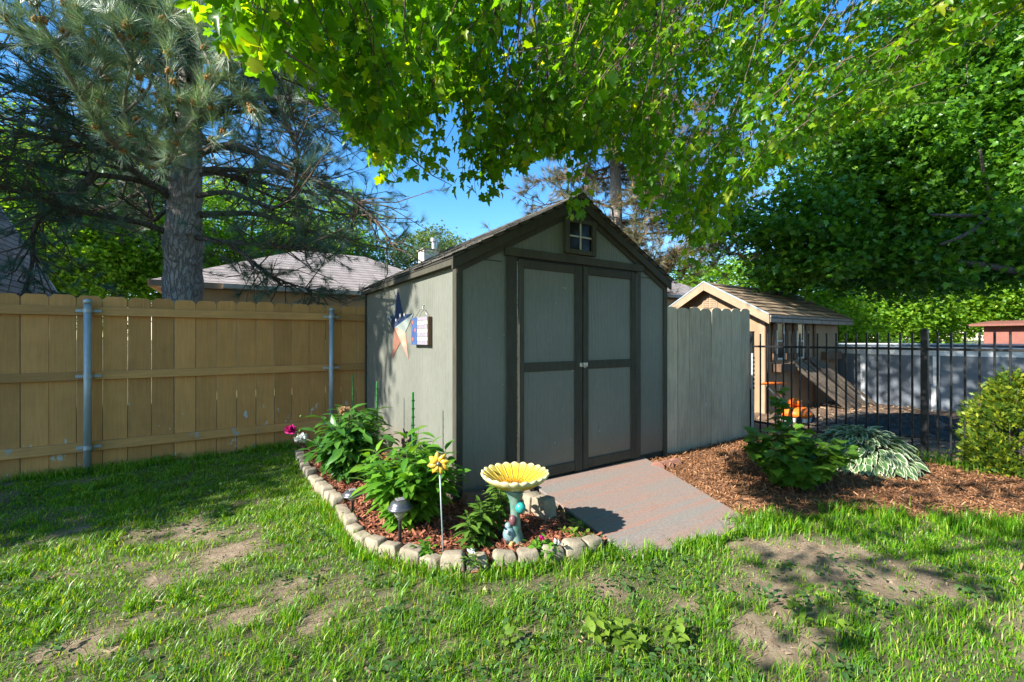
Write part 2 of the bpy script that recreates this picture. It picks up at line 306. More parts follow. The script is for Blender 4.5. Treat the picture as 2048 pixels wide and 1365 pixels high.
# ------------------------------------------------------------------ numpy scatter
def norm(a): return a / np.maximum(np.linalg.norm(a, axis=1, keepdims=True), 1e-9)
def scatter(tV, tF, pos, d, up, scale):
    """copies of one small template: its x axis along d, its z axis near up"""
    d = norm(np.asarray(d, float)); up = np.asarray(up, float); y = norm(np.cross(up, d)); z = np.cross(d, y)
    tV = np.asarray(tV, float); tF = np.asarray(tF); n, k = len(pos), len(tV)
    scale = np.broadcast_to(np.asarray(scale, float), (n,))
    V = np.asarray(pos)[:, None, :] + scale[:, None, None] * (tV[None, :, 0:1] * d[:, None, :] + tV[None, :, 1:2] * y[:, None, :] + tV[None, :, 2:3] * z[:, None, :])
    F = tF[None] + (np.arange(n) * k)[:, None, None]
    return V.reshape(-1, 3), F.reshape(-1, tF.shape[1])
def rvec(n): return norm(rng.normal(size=(n, 3)))
def outline_leaf(half, c=(0.4, 0), fold=0.12, curl=0.15):
    pts = [(x, y) for x, y in half] + [(x, -y) for x, y in half[::-1][1:]] + []
    if half[0][1] == 0: pts = pts[:-1] if pts[-1] == half[0] else pts
    V = [(c[0], c[1], -curl * c[0] ** 2)] + [(x, y, fold * abs(y) - curl * x * x) for x, y in pts]
    n = len(pts); return np.array(V), np.array([(0, 1 + i, 1 + (i + 1) % n) for i in range(n)])
T_MAPLE = outline_leaf([(0, 0), (-0.1, 0.2), (0.06, 0.42), (0.2, 0.27), (0.36, 0.44), (0.6, 0.5), (0.53, 0.22), (0.72, 0.2), (1.0, 0)], (0.3, 0), 0.25, 0.25)
T_MAPLE2 = outline_leaf([(0, 0), (-0.06, 0.16), (0.1, 0.36), (0.22, 0.22), (0.42, 0.38), (0.62, 0.42), (0.56, 0.18), (0.76, 0.16), (1.0, 0)], (0.3, 0), 0.6, 0.6)
T_MAPLE3 = outline_leaf([(0, 0), (-0.04, 0.26), (0.12, 0.4), (0.24, 0.3), (0.4, 0.5), (0.55, 0.44), (0.55, 0.26), (0.78, 0.22), (0.9, 0)], (0.3, 0), -0.1, -0.2)
T_LOBED = outline_leaf([(0, 0), (-0.12, 0.25), (0.0, 0.48), (0.16, 0.46), (0.3, 0.62), (0.5, 0.56), (0.52, 0.36), (0.72, 0.38), (0.85, 0.18), (1.0, 0)], (0.35, 0), 0.2, 0.25)
def lance(w, curl=0.25, fold=0.35):
    st = [(0, 0.0), (0.22, 0.75), (0.5, 1.0), (0.78, 0.62), (1, 0)]; V = []
    for x, k in st: V.append((x, 0, -curl * x * x))
    for s in (1, -1):
        for x, k in st[1:4]: V.append((x, s * k * w, fold * k * w - curl * x * x))
    F = []
    for b, fl in ((5, 0), (8, 1)):
        q = [(0, 1, b), (1, 2, b + 1), (1, b + 1, b), (2, 3, b + 2), (2, b + 2, b + 1), (3, 4, b + 2)]
        F += [t[::-1] if fl else t for t in q]
    return np.array(V, float), np.array(F)
T_DIAM = (np.array([(0, 0, 0), (0.5, 0.35, 0.06), (1, 0, -0.1), (0.5, -0.35, 0.06)], float), np.array([(0, 2, 1), (0, 3, 2)]))
T_CHIP = (np.array([(0, -0.12, 0), (1, -0.09, 0.03), (0.95, 0.12, 0), (0.05, 0.1, 0.04)], float), np.array([(0, 1, 2), (0, 2, 3)]))
def needles(n, spread=0.75, w=0.012):     # one tuft as triangles around +X
    V = []; F = []
    for i in range(n):
        a = random.uniform(0, 2 * math.pi); e = random.uniform(0.15, 1) * spread * 1.2; L = random.uniform(0.7, 1.05)
        d = Vector((math.cos(e), math.sin(e) * math.cos(a), math.sin(e) * math.sin(a))); s = d.orthogonal().normalized() * w
        b = Vector((random.uniform(-0.35, 0.1), 0, 0)); tip = b + d * L + Vector((0, 0, -0.08 * L))
        k = len(V); V += [b - s, b + s, tip]; F.append((k, k + 1, k + 2))
    return np.array([tuple(v) for v in V]), np.array(F)
def inpoly(x, y, poly):
    r = np.zeros(x.shape, bool); n = len(poly); j = n - 1
    for i in range(n):
        xi, yi = poly[i][:2]; xj, yj = poly[j][:2]
        c = ((yi > y) != (yj > y)) & (x < (xj - xi) * (y - yi) / ((yj - yi) or 1e-12) + xi); r ^= c; j = i
    return r
_tab = np.random.default_rng(3).random((256, 256))
def vnoise(x, y, s):
    x = x * s + 50.3; y = y * s + 80.7; xi = np.floor(x).astype(int); yi = np.floor(y).astype(int); fx = x - xi; fy = y - yi
    fx = fx * fx * (3 - 2 * fx); fy = fy * fy * (3 - 2 * fy); g = lambda a, b: _tab[a % 256, b % 256]
    return (g(xi, yi) * (1 - fx) + g(xi + 1, yi) * fx) * (1 - fy) + (g(xi, yi + 1) * (1 - fx) + g(xi + 1, yi + 1) * fx) * fy
def fbm(x, y, s): return (vnoise(x, y, s) + 0.5 * vnoise(x, y, s * 2.1) + 0.25 * vnoise(x, y, s * 4.3)) / 1.75
def project(p):
    p = np.asarray(p); d = p[:, 0] * FX + p[:, 1] * FY; r = p[:, 0] * RX + p[:, 1] * RY; d = np.maximum(d, 0.05)
    return 1024 + FOC * r / d, V0 - FOC * (p[:, 2] - H) / d, d
# ------------------------------------------------------------------ layout on the ground
SX, SY, SW, SD = 1.56, 3.27, 2.69, 2.96          # garden shed: front left corner, width, depth
FY0 = 6.30                                        # yard side of the board fence
def gpx(*uv): return [G(u, v)[:2] for u, v in uv]
BED = gpx((592, 905), (600, 935), (622, 968), (652, 1008), (680, 1048), (700, 1090), (740, 1112), (800, 1130), (870, 1148), (950, 1150), (1040, 1140), (1120, 1125), (1200, 1108), (1222, 1092)) + [(2.13, 2.35), (2.30, 3.27), (1.56, 3.27), (1.56, 5.9), (0.75, 6.2)]
RAMP = [(2.30, 3.25), (3.86, 3.25), (3.27, 1.69), (2.12, 1.87)]
MULCH = [(3.86, 3.27), (3.27, 1.80)] + gpx((1500, 1050), (1600, 1040), (1700, 1026), (1800, 1035), (1900, 1045), (2048, 1052), (2200, 1075)) + [(6.8, 0.0), (6.6, 1.5), (6.45, 3.3), (4.25, 3.3)]
BARE = [(470, 1105, .30), (330, 1165, .14), (490, 1235, .28), (620, 1245, .16), (170, 1300, .16), (60, 1320, .14), (1640, 1100, .42), (1540, 1110, .42), (1750, 1180, .5), (1850, 1165, .42), (1670, 1150, .55), (1480, 1090, .26), (1560, 1200, .3), (1600, 1200, .16), (1530, 1275, .24), (1600, 1265, .2), (1600, 1320, .14), (1930, 1290, .14), (2040, 1320, .12), (1520, 1085, .2), (1380, 1215, .10), (1900, 1230, .1)]
def bareness(x, y):
    b = np.zeros(x.shape)
    for u, v, r in BARE:
        gx, gy, _ = G(u, v); b = np.maximum(b, 1.25 - np.hypot(x - gx, y - gy) / r)
    w = fbm(x, y, 3.1); b = b + (w - 0.5) * 1.6 + (fbm(x + 9, y, 11) - 0.5) * 1.6 + (fbm(x + 9, y + 4, 30) - 0.5) * .8 - .10
    b = np.maximum(b, (fbm(x + 31, y + 7, 1.7) - 0.66) * 5)
    return np.clip(b, 0, 1)
def gz(x, y): return (fbm(x, y, 1.5) - 0.5) * 0.03
# ground: one sheet, fine near the yard and coarse out to the horizon
def lines(a, b, h, far): return np.concatenate([-np.geomspace(far, 3, 14) + a, np.arange(a, b, h), b + np.geomspace(3, far, 14)])
gxs = lines(-6, 12, 0.08, 400); gys = lines(-3, 9, 0.08, 400)
X, Y = np.meshgrid(gxs, gys); Z = gz(X, Y)
nx, ny = len(gxs), len(gys); idx = np.arange(nx * ny).reshape(ny, nx)
ground = mesh_np('ground', np.stack([X, Y, Z], -1).reshape(-1, 3), np.stack([idx[:-1, :-1], idx[:-1, 1:], idx[1:, 1:], idx[1:, :-1]], -1).reshape(-1, 4), M['black'], smooth=True)
at = ground.data.attributes.new('bare', 'FLOAT', 'POINT'); at.data.foreach_set('value', bareness(X.ravel(), Y.ravel()).astype(np.float32))
m, t, p, o = nodes('lawn_soil'); v = coords(t, (1, 1, 1)); ab = N(t, 'ShaderNodeAttribute', attribute_name='bare')
soil = ramp(t, noise(t, v, 9, 8, 0.7), [(0.3, (0.17, 0.115, 0.075)), (0.5, (0.31, 0.225, 0.145)), (0.7, (0.43, 0.33, 0.225))])
thatch = ramp(t, noise(t, v, 30, 5, 0.7), [(0.3, (0.05, 0.06, 0.02)), (0.7, (0.12, 0.12, 0.045))])
t.links.new(mix(t, ab.outputs['Fac'], thatch, soil), p.inputs['Base Color']); p.inputs['Roughness'].default_value = 0.95
b1 = bump(t, noise(t, v, 25, 6, 0.75), None, 1.0, 0.03); bump(t, noise(t, v, 160, 3, 0.8), p, 0.8, 0.008, b1)
ground.data.materials[0] = m; tag(ground, kind='structure')
def bed_sheet(name, poly, h, matl, step=0.04, bumpy=0.03):
    p = np.array(poly); x0, y0 = p.min(0) - step; x1, y1 = p.max(0) + step
    xs = np.arange(x0, x1, step); ys = np.arange(y0, y1, step); X, Y = np.meshgrid(xs, ys); ins = inpoly(X, Y, poly)
    # distance to the edge gives a gentle mound
    D = np.full(X.shape, 9.0); n = len(poly)
    for i in range(n):
        a = p[i]; b = p[(i + 1) % n]; ab = b - a; tt = np.clip(((X - a[0]) * ab[0] + (Y - a[1]) * ab[1]) / max(ab @ ab, 1e-9), 0, 1)
        D = np.minimum(D, np.hypot(X - a[0] - tt * ab[0], Y - a[1] - tt * ab[1]))
    Z = np.where(ins, gz(X, Y) + np.minimum(D * 0.5, h) + (fbm(X, Y, 7) - 0.4) * bumpy * np.minimum(D * 5, 1), gz(X, Y) - 0.03)
    nx, ny = len(xs), len(ys); idx = np.arange(nx * ny).reshape(ny, nx)
    F = np.stack([idx[:-1, :-1], idx[:-1, 1:], idx[1:, 1:], idx[1:, :-1]], -1).reshape(-1, 4)
    keep = ins.ravel()[F].any(1); F = F[keep]; used = np.unique(F); re = np.full(nx * ny, -1); re[used] = np.arange(len(used))
    o = mesh_np(name, np.stack([X, Y, Z], -1).reshape(-1, 3)[used], re[F], matl, smooth=True); tag(o, kind='structure')
    def zf(x, y):
        i = np.clip(((x - xs[0]) / step).round().astype(int), 0, nx - 1); j = np.clip(((y - ys[0]) / step).round().astype(int), 0, ny - 1); return Z[j, i]
    return zf
zbed = bed_sheet('flower_bed_soil', BED, 0.05, M['mulch_base_l'])
zmul = bed_sheet('mulch_bed_soil', MULCH, 0.035, M['mulch_base_r'], bumpy=0.06)
YARD2 = [(6.5, -1.5), (6.5, 3.4), (6.3, 14), (30, 14), (30, -14), (9, -6)]
zy2 = bed_sheet('bare_neighbour_soil', YARD2, 0.01, simple('neighbour_soil', (0.22, 0.135, 0.085), (0.10, 0.065, 0.042), rough=0.95, scale=5, bs=1, bd=0.03, bscale=20), step=0.25, bumpy=0.05)
def chips(name, poly, zf, n, matl, L=(0.02, 0.05), flat=0.35):
    p = np.array(poly); x = rng.uniform(p[:, 0].min(), p[:, 0].max(), n * 2); y = rng.uniform(p[:, 1].min(), p[:, 1].max(), n * 2)
    k = inpoly(x, y, poly); x, y = x[k][:n], y[k][:n]; m_ = len(x)
    d = np.stack([*rng.normal(size=(2, m_)), rng.normal(size=m_) * flat], -1); up = rng.normal(size=(m_, 3)) * 0.4 + [0, 0, 1]
    pos = np.stack([x, y, zf(x, y) + rng.uniform(0.0, 0.018, m_)], -1)
    V, F = scatter(*T_CHIP, pos, d, up, rng.uniform(*L, m_))
    tag(mesh_np(name, V, F, matl), 'shredded bark chips covering the ' + ('stone-edged flower bed' if 'red' in name else 'bed in front of the grey pickets and iron fence'), 'mulch', kind='stuff')
chips('red_mulch', BED, zbed, 16000, M['mulch_l'], (0.02, 0.06))
chips('brown_mulch', MULCH, zmul, 42000, M['mulch_r'], (0.012, 0.045), 0.5)
V, F = scatter(*T_CHIP, np.stack([x := rng.uniform(6.6, 12, 5000), y := rng.uniform(-2, 7, 5000), zy2(x, y) + 0.02], -1), np.stack([*rng.normal(size=(2, 5000)), rng.normal(size=5000) * 0.3], -1), rvec(5000) + [0, 0, 1.5], rng.uniform(0.03, 0.09, 5000))
tag(mesh_np('leaf_litter', V, F, M['litter']), 'dry leaves strewn over the bare dirt behind the iron fence', 'leaf litter', kind='stuff')

# ------------------------------------------------------------------ garden shed
shed = empty('garden_shed', (SX, SY, 0), 'sage green garden shed with brown trim, double doors and a small gable window', 'shed')
x0, y0, x1, y1 = SX, SY, SX + SW, SY + SD; ZB, ZE, ZP = 0.10, 2.09, 2.80; xc = (x0 + x1) / 2
b = MB(); b.prism([(x0, y0, ZB), (x1, y0, ZB), (x1, y0, ZE), (xc, y0, ZP), (x0, y0, ZE)], (0, 0.02, 0)); b.build('front_wall', M['siding'], shed)
b = MB(); b.prism([(x0, y1, ZB), (x1, y1, ZB), (x1, y1, ZE), (xc, y1, ZP), (x0, y1, ZE)], (0, -0.02, 0)); b.build('back_wall', M['siding'], shed)
b = MB(); b.box((x0, y0 + 0.021, ZB), (x0 + 0.02, y1 - 0.021, ZE)).build('side_wall', M['siding'], shed)
b = MB(); b.box((x1 - 0.02, y0 + 0.021, ZB), (x1, y1 - 0.021, ZE)).build('side_wall', M['siding'], shed)
b = MB(); b.box((x0 + 0.012, y0 + 0.012, -0.03), (x1 - 0.012, y0 + 0.10, ZB - 0.002)).box((x0 + 0.012, y0 + 0.1, -0.03), (x0 + 0.1, y1 - 0.02, ZB - 0.002)).box((x1 - 0.1, y0 + 0.1, -0.03), (x1 - 0.012, y1 - 0.02, ZB - 0.002)).build('base_skid', M['trim'], shed, bevel=0.004)
# seams in the front siding where gable sheet meets wall sheets
for a_, b_ in ((x0 + 0.06, 2.0), (3.80, x1 - 0.05)): box('siding_seam', (a_, y0 - 0.004, ZE + 0.0), (b_, y0 - 0.0005, ZE + 0.008), M['trim'], shed, 0)
for xx, yy in ((x0, y0), (x1, y0)):
    s = -1 if xx == x0 else 1; e = xx + s * 0.017
    box('corner_trim', (min(xx - s * 0.045, e), yy - 0.017, 0.02), (max(xx - s * 0.045, e), yy - 0.001, ZE + 0.0), M['trim'], shed)
    box('corner_trim', (min(xx + s * 0.001, e), yy + 0.0, 0.02), (max(xx + s * 0.001, e), yy + 0.055, ZE - 0.02), M['trim'], shed)
box('corner_trim', (x0 - 0.017, y1 - 0.05, 0.02), (x0 - 0.001, y1 + 0.01, ZE - 0.02), M['trim'], shed)
ov = 0.06; sl_ = (ZP - ZE) / (xc - x0); ln = math.hypot(1, sl_)
def roofpt(x, up): return ZE + (x - x0 if x <= xc else x1 - x) * sl_ + up
xl, xr, yf, yb = x0 - ov, x1 + ov, y0 - 0.055, y1 + 0.06
r = MB()
r.prism([(xl, yf, roofpt(xl, 0.035)), (xc, yf, roofpt(xc, 0.035)), (xr, yf, roofpt(xr, 0.035)), (xr, yf, roofpt(xr, 0.012)), (xc, yf, roofpt(xc, 0.012)), (xl, yf, roofpt(xl, 0.012))], (0, yb - yf, 0))
rf = r.build('roof', M['shed_roof'], shed)
# overlapping shingle courses with ragged butt edges, and a ridge cap
sh = MB()
for side in (0, 1):
    n = 11; L = xc - xl + 0.01
    for i in range(n):
        a_, b_ = i / n, (i + 1.12) / n
        xa = xl - 0.012 + L * a_; xb = min(xl + L * b_, xc)
        yy = yf - 0.012
        while yy < yb:
            w_ = random.uniform(0.2, 0.34); j = random.uniform(-0.008, 0.008); za = roofpt(xa, 0.047) + random.uniform(0, 0.004); zb = roofpt(xb, 0.040)
            A = [(xa + j, yy), (xa + j, min(yy + w_, yb))]
            mx = (lambda q: q) if side == 0 else (lambda q: 2 * xc - q)
            sh.prism([(mx(xa + j), A[0][1], za), (mx(xb), A[0][1], zb), (mx(xb), A[1][1] - 0.004, zb), (mx(xa + j), A[1][1] - 0.004, za)], (0, 0, -0.008)); yy += w_
yy = yf - 0.015
while yy < yb:
    sh.prism([(xc - 0.11, yy, roofpt(xc - 0.11, 0.055)), (xc, yy, roofpt(xc, 0.062)), (xc + 0.11, yy, roofpt(xc + 0.11, 0.055)), (xc + 0.11, yy, roofpt(xc + 0.11, 0.045)), (xc, yy, roofpt(xc, 0.052)), (xc - 0.11, yy, roofpt(xc - 0.11, 0.045))], (0, 0.25, 0.006)); yy += 0.2
sh.build('shingle', M['shed_roof'], rf)
for sgn in (-1, 1):
    q = lambda x: xc + sgn * (x - xc)
    a_ = xl
    MB().prism([(q(a_), y0 - 0.045, roofpt(a_, 0.010)), (q(xc - 0.001), y0 - 0.045, roofpt(xc, 0.010)), (q(xc - 0.001), y0 - 0.045, roofpt(xc, -0.08)), (q(a_), y0 - 0.045, roofpt(a_, -0.08))], (0, 0.024, 0)).build('rake_board', M['trim'], shed, bevel=0.003)
    MB().prism([(q(a_ + 0.05), y0 - 0.019, roofpt(a_ + 0.05, -0.0)), (q(xc - 0.001), y0 - 0.019, roofpt(xc, 0.0)), (q(xc - 0.001), y0 - 0.019, roofpt(xc, -0.135)), (q(a_ + 0.05), y0 - 0.019, roofpt(a_ + 0.05, -0.135))], (0, 0.017, 0)).build('rake_board', M['trim'], shed, bevel=0.003)
box('eave_board', (xl + 0.002, y0 - 0.018, ZE - 0.075), (xl + 0.022, yb - 0.01, roofpt(xl, 0.008)), M['trim'], shed)
box('eave_board', (xr - 0.022, y0 - 0.018, ZE - 0.075), (xr - 0.002, yb - 0.01, roofpt(xr, 0.008)), M['trim'], shed)
# doors
box('door_casing', (2.045, y0 - 0.024, 0.08), (2.145, y0 - 0.001, 2.148), M['trim'], shed)
box('door_casing', (3.735, y0 - 0.024, 0.08), (3.80, y0 - 0.001, 2.148), M['trim'], shed)
box('door_header', (2.02, y0 - 0.038, 2.15), (3.83, y0 - 0.001, 2.225), M['trim'], shed)
box('door_gap_shade', (2.146, y0 - 0.004, 0.085), (3.734, y0 - 0.0008, 2.149), M['black'], shed, 0)  # flat black sheet over the siding, stands in for shade in the door gaps
for a_, b_ in ((2.160, 2.925), (2.937, 3.722)):
    sl1, sl2 = (0.058, 0.095) if a_ < 2.5 else (0.07, 0.09); dr = box('door', (a_ + 0.01, y0 - 0.020, 0.10), (b_ - 0.01, y0 - 0.006, 2.125), M['siding'], shed, 0)
    st = 0.095; y_ = y0 - 0.036
    for q in ((a_, a_ + sl1), (b_ - sl2, b_)): box('door_stile', (q[0], y_, 0.09), (q[1], y0 - 0.021, 2.13), M['trim'], dr, 0.004)
    for q in ((0.10, 0.195), (1.10, 1.185), (2.05, 2.125)): box('door_rail', (a_ + sl1 + 0.001, y_ + 0.002, q[0]), (b_ - sl2 - 0.001, y0 - 0.021, q[1]), M['trim'], dr, 0.004)
b = MB(); b.box((2.885, y0 - 0.043, 1.125), (2.99, y0 - 0.0365, 1.165)); b.tube([(2.92, y0 - 0.05, 1.16), (2.945, y0 - 0.055, 1.13), (2.97, y0 - 0.05, 1.145)], 0.007, 6); b.box((2.93, y0 - 0.055, 1.115), (2.955, y0 - 0.044, 1.15)); b.build('latch', M['steel'], shed, bevel=0.001)
for ha, hb in ((2.1475, 2.1575), (3.7245, 3.7335)):
    b = MB(); b.box((ha, y0 - 0.0195, 0.12), (hb, y0 - 0.0175, 2.11))
    for zz in np.arange(0.15, 2.1, 0.018): b.box((ha, y0 - 0.0235, zz), (hb, y0 - 0.0194, zz + 0.013))
    b.build('piano_hinge', M['steel'], shed)
# gable window
gwx0, gwx1, gwz0, gwz1 = 2.70, 3.11, 2.245, 2.60
wf = MB()
wf.box((gwx0, y0 - 0.045, gwz0), (gwx0 + 0.055, y0 - 0.001, gwz1)).box((gwx1 - 0.055, y0 - 0.045, gwz0), (gwx1, y0 - 0.001, gwz1)).box((gwx0 + 0.0555, y0 - 0.043, gwz0), (gwx1 - 0.0555, y0 - 0.001, gwz0 + 0.045)).box((gwx0 + 0.0555, y0 - 0.043, gwz1 - 0.045), (gwx1 - 0.0555, y0 - 0.001, gwz1))
gw = wf.build('gable_window', M['trim'], shed, bevel=0.003)
box('pane', (gwx0 + 0.056, y0 - 0.018, gwz0 + 0.046), (gwx1 - 0.056, y0 - 0.004, gwz1 - 0.046), M['glass'], gw, 0)
gm = (gwx0 + gwx1) / 2; gzm = (gwz0 + gwz1) / 2
MB().box((gm - 0.007, y0 - 0.032, gwz0 + 0.046), (gm + 0.007, y0 - 0.019, gwz1 - 0.046)).box((gwx0 + 0.056, y0 - 0.030, gzm - 0.007), (gm - 0.0075, y0 - 0.019, gzm + 0.007)).box((gm + 0.0075, y0 - 0.030, gzm - 0.007), (gwx1 - 0.056, y0 - 0.019, gzm + 0.007)).build('muntin', M['white'], gw)
# ------------------------------------------------------------------ wall ornaments on the lit side of the shed
star = empty('star_ornament', (SX, 4.70, 1.5), 'metal five-pointed star, navy with white stars above, copper-red below, on the shed side wall', 'wall star')
cy, cz, xw = 4.70, 1.53, SX - 0.006
tips = [(cy + 0.12, 1.99), (4.295, 1.665), (4.455, 1.19), (5.02, 1.175), (5.24, 1.68)]   # clockwise seen from outside
inn = []
for i in range(5):
    a_, b_ = tips[i], tips[(i + 1) % 5]; mm = ((a_[0] + b_[0]) / 2, (a_[1] + b_[1]) / 2); inn.append((cy + (mm[0] - cy) * 0.47, cz + (mm[1] - cz) * 0.47))
navy = simple('navy_paint', (0.02, 0.035, 0.09), (0.012, 0.022, 0.06), rough=0.4, scale=20, bs=0.1)
copper = simple('faded_red_metal', (0.50, 0.26, 0.19), (0.40, 0.17, 0.11), rough=0.45, scale=10, bs=0.1, metal=0.2)
palem = simple('pale_green_metal', (0.40, 0.46, 0.42), (0.33, 0.38, 0.35), rough=0.4, scale=10, bs=0.05)
apex = (xw - 0.07, cy, cz); w3 = lambda q, e=0: (xw - e, q[0], q[1])
def facet(name, tri_list, mt): 
    b = MB()
    for tr in tri_list: b.prism(tr, (0.004, 0, 0))
    return b.build(name, mt, star)
facet('navy_field', [(apex, w3(inn[4]), w3(tips[0])), (apex, w3(tips[0]), w3(inn[0])), (apex, w3(inn[3]), w3(tips[4])), (apex, w3(tips[4]), w3(inn[4])), (apex, w3(inn[0]), w3(tips[1]))], navy)
facet('pale_facet', [(apex, w3(tips[1]), w3(inn[1]))], palem)
facet('copper_leg', [(apex, w3(inn[1]), w3(tips[2])), (apex, w3(tips[2]), w3(inn[2]))], copper)
facet('copper_leg', [(apex, w3(inn[2]), w3(tips[3])), (apex, w3(tips[3]), w3(inn[3]))], copper)
def starshape(c, r, n=5, rot=0):
    return [(c[0], c[1] + (r if k % 2 == 0 else r * 0.42) * math.sin(rot + math.pi * k / n), c[2] + (r if k % 2 == 0 else r * 0.42) * math.cos(rot + math.pi * k / n)) for k in range(2 * n)]
for y_, z_, r_ in ((4.80, 1.87, 0.022), (4.775, 1.78, 0.024), (4.75, 1.68, 0.024), (4.99, 1.655, 0.02), (5.08, 1.665, 0.016), (4.90, 1.62, 0.02), (5.14, 1.675, 0.014), (4.56, 1.655, 0.018), (4.46, 1.66, 0.016), (4.66, 1.61, 0.016)):
    # lie on the facet: height of the pyramid there
    dd = math.hypot(y_ - cy, z_ - cz); tipd = 0.5
    MB().prism(starshape((xw - 0.07 * max(0, 1 - dd / tipd) - 0.012, y_, z_), r_ * 1.45), (0.003, 0, 0)).build('painted_star', M['white'], star)
sign = empty('flag_plaque', (SX, 4.0, 1.48), 'small slatted wooden plaque painted as a striped flag with navy end and wire hanger', 'plaque')
ya, yb_, za, zb_ = 3.80, 4.23, 1.345, 1.615; xs_ = SX - 0.052
stripe_a = simple('cream_slat', (0.5, 0.47, 0.38), (0.4, 0.37, 0.3), rough=0.7, scale=20); stripe_b = simple('mauve_slat', (0.26, 0.235, 0.27), (0.2, 0.18, 0.21), rough=0.7, scale=20)
box('back_frame', (SX - 0.047, ya - 0.003, za), (SX - 0.005, yb_, zb_), M['shutter'], sign)
n = 7
for i in range(n):
    z1_ = zb_ - (zb_ - za) * i / n; z0_ = z1_ - (zb_ - za) / n + 0.003
    box('slat', (xs_, ya, z0_), (xs_ + 0.004, yb_ - 0.17, z1_), stripe_b if i % 2 == 0 else stripe_a, sign, 0.001)
navyf = simple('blue_end_panel', (0.03, 0.06, 0.17), (0.05, 0.10, 0.22), rough=0.6, scale=20)
cf = box('canton', (xs_, yb_ - 0.168, za), (xs_ + 0.004, yb_, zb_), navyf, sign, 0.001)
redst = simple('rust_red_paint', (0.5, 0.12, 0.06), rough=0.6, scale=20)
for y_, z_ in ((4.18, 1.57), (4.11, 1.49), (4.18, 1.40)): MB().prism(starshape((xs_ - 0.003, y_, z_), 0.03), (0.0025, 0, 0)).build('painted_star', redst, cf)
h_ = [(xs_ + 0.02, 4.18, 1.615), (xs_ + 0.03, 4.06, 1.69)] + [(xs_ + 0.04, 4.01 + 0.025 * math.sin(a) ** 3, 1.725 + 0.02 * math.cos(a) - 0.008 * math.cos(2 * a)) for a in np.linspace(math.pi, 3 * math.pi, 14)] + [(xs_ + 0.03, 3.95, 1.69), (xs_ + 0.02, 3.84, 1.615)]
MB().tube(h_, 0.0025, 5).build('wire_hanger', M['steel'], sign, smooth=True)

# ------------------------------------------------------------------ ramp, kerb stones
tz, bz = 0.075, 0.012
rp = MB(); P0, P1, P2, P3 = RAMP
top = [(P0[0], P0[1], tz), (P1[0], P1[1], tz), (P2[0], P2[1], bz + 0.012), (P3[0], P3[1], bz + 0.012)]
m, t, p, o = nodes('worn_ramp_paint'); v = coords(t, (1, 1, 1)); mp = N(t, 'ShaderNodeMapping'); mp.inputs['Scale'].default_value = (0.16, 7, 3); mp.inputs['Rotation'].default_value = (0, 0, math.radians(4)); t.links.new(v, mp.inputs[0])
g1 = noise(t, mp.outputs[0], 1.5, 5, 0.68, 0.8); g2 = noise(t, v, 70, 5, 0.7); g3 = noise(t, v, 1.6, 4, 0.6)
grey = ramp(t, g2, [(0.25, (0.12, 0.11, 0.098)), (0.75, (0.26, 0.235, 0.21))]); pink = ramp(t, g2, [(0.25, (0.20, 0.10, 0.07)), (0.75, (0.33, 0.20, 0.155))])
sm = N(t, 'ShaderNodeMath', operation='ADD'); t.links.new(g1, sm.inputs[0]); sc_ = N(t, 'ShaderNodeMath', operation='MULTIPLY', i1=0.35); t.links.new(g3, sc_.inputs[0]); t.links.new(sc_.outputs[0], sm.inputs[1])
t.links.new(mix(t, ramp(t, sm.outputs[0], [(0.54, 0.0), (0.84, 0.95)]), grey, pink), p.inputs['Base Color']); p.inputs['Roughness'].default_value = 0.85; bump(t, g2, p, 0.5, 0.004)
M['ramp'] = m
rp.prism(top, (0, 0, -0.022)); r_ = empty('shed_ramp', (3.0, 2.6, 0), 'flat wooden ramp with worn grey and pink paint leading up to the shed doors', 'ramp')
rp.build('deck', M['ramp'], r_, bevel=0.003)
MB().prism([(2.29, 3.24, 0.0), (2.29, 3.24, tz - 0.023), (2.18, 2.1, 0.0)], (0.04, 0, 0)).build('stringer', M['plank'], r_)
MB().prism([(3.78, 3.24, 0.0), (3.78, 3.24, tz - 0.023), (3.2, 2.0, 0.0)], (0.04, 0, 0)).build('stringer', M['plank'], r_)

def stone(c, ang, L, W, Hh, taper=0.75, matl=None, tilt=0, name='edging_stone'):
    b = MB(); n = 6
    pts = []
    for i, z in enumerate((0, 0.55, 0.85, 1.0)):
        k = (1.0, 0.97, 0.9, taper)[i]
        for (sx, sy) in ((-1, -1), (0, -1.04), (1, -1), (1, 1), (0, 1.04), (-1, 1)):
            pts.append((sx * L / 2 * k * random.uniform(0.96, 1.04), sy * W / 2 * k * random.uniform(0.94, 1.06), z * Hh * random.uniform(0.97, 1.03)))
    F = [tuple(range(6))[::-1], tuple(range(18, 24))] + [(i * 6 + k, i * 6 + (k + 1) % 6, (i + 1) * 6 + (k + 1) % 6, (i + 1) * 6 + k) for i in range(3) for k in range(6)]
    b.add(pts, F); o = b.build(name, matl or M['stone'], None, smooth=True); o.location = c; o.rotation_euler = (tilt + random.uniform(-.07, .07), random.uniform(-0.11, 0.11), ang)
    bv = o.modifiers.new('bevel', 'BEVEL'); bv.width = 0.008; bv.segments = 2; bv.limit_method = 'ANGLE'; bv.angle_limit = 0.5
    return o
ZPX = [(84, 385), (100, 440), (125, 490), (160, 535), (195, 582), (236, 628), (268, 672), (300, 706), (330, 742), (352, 790), (376, 835), (402, 880), (448, 925), (520, 962), (600, 1000), (700, 1025), (800, 1050), (905, 1082), (1045, 1085), (1185, 1070), (1320, 1052), (1450, 1042), (1580, 1025), (1700, 1005), (1812, 980), (1905, 945)]
pts = [G(560 + a / 2.926, 780 + b_ / 2.926) for a, b_ in ZPX]
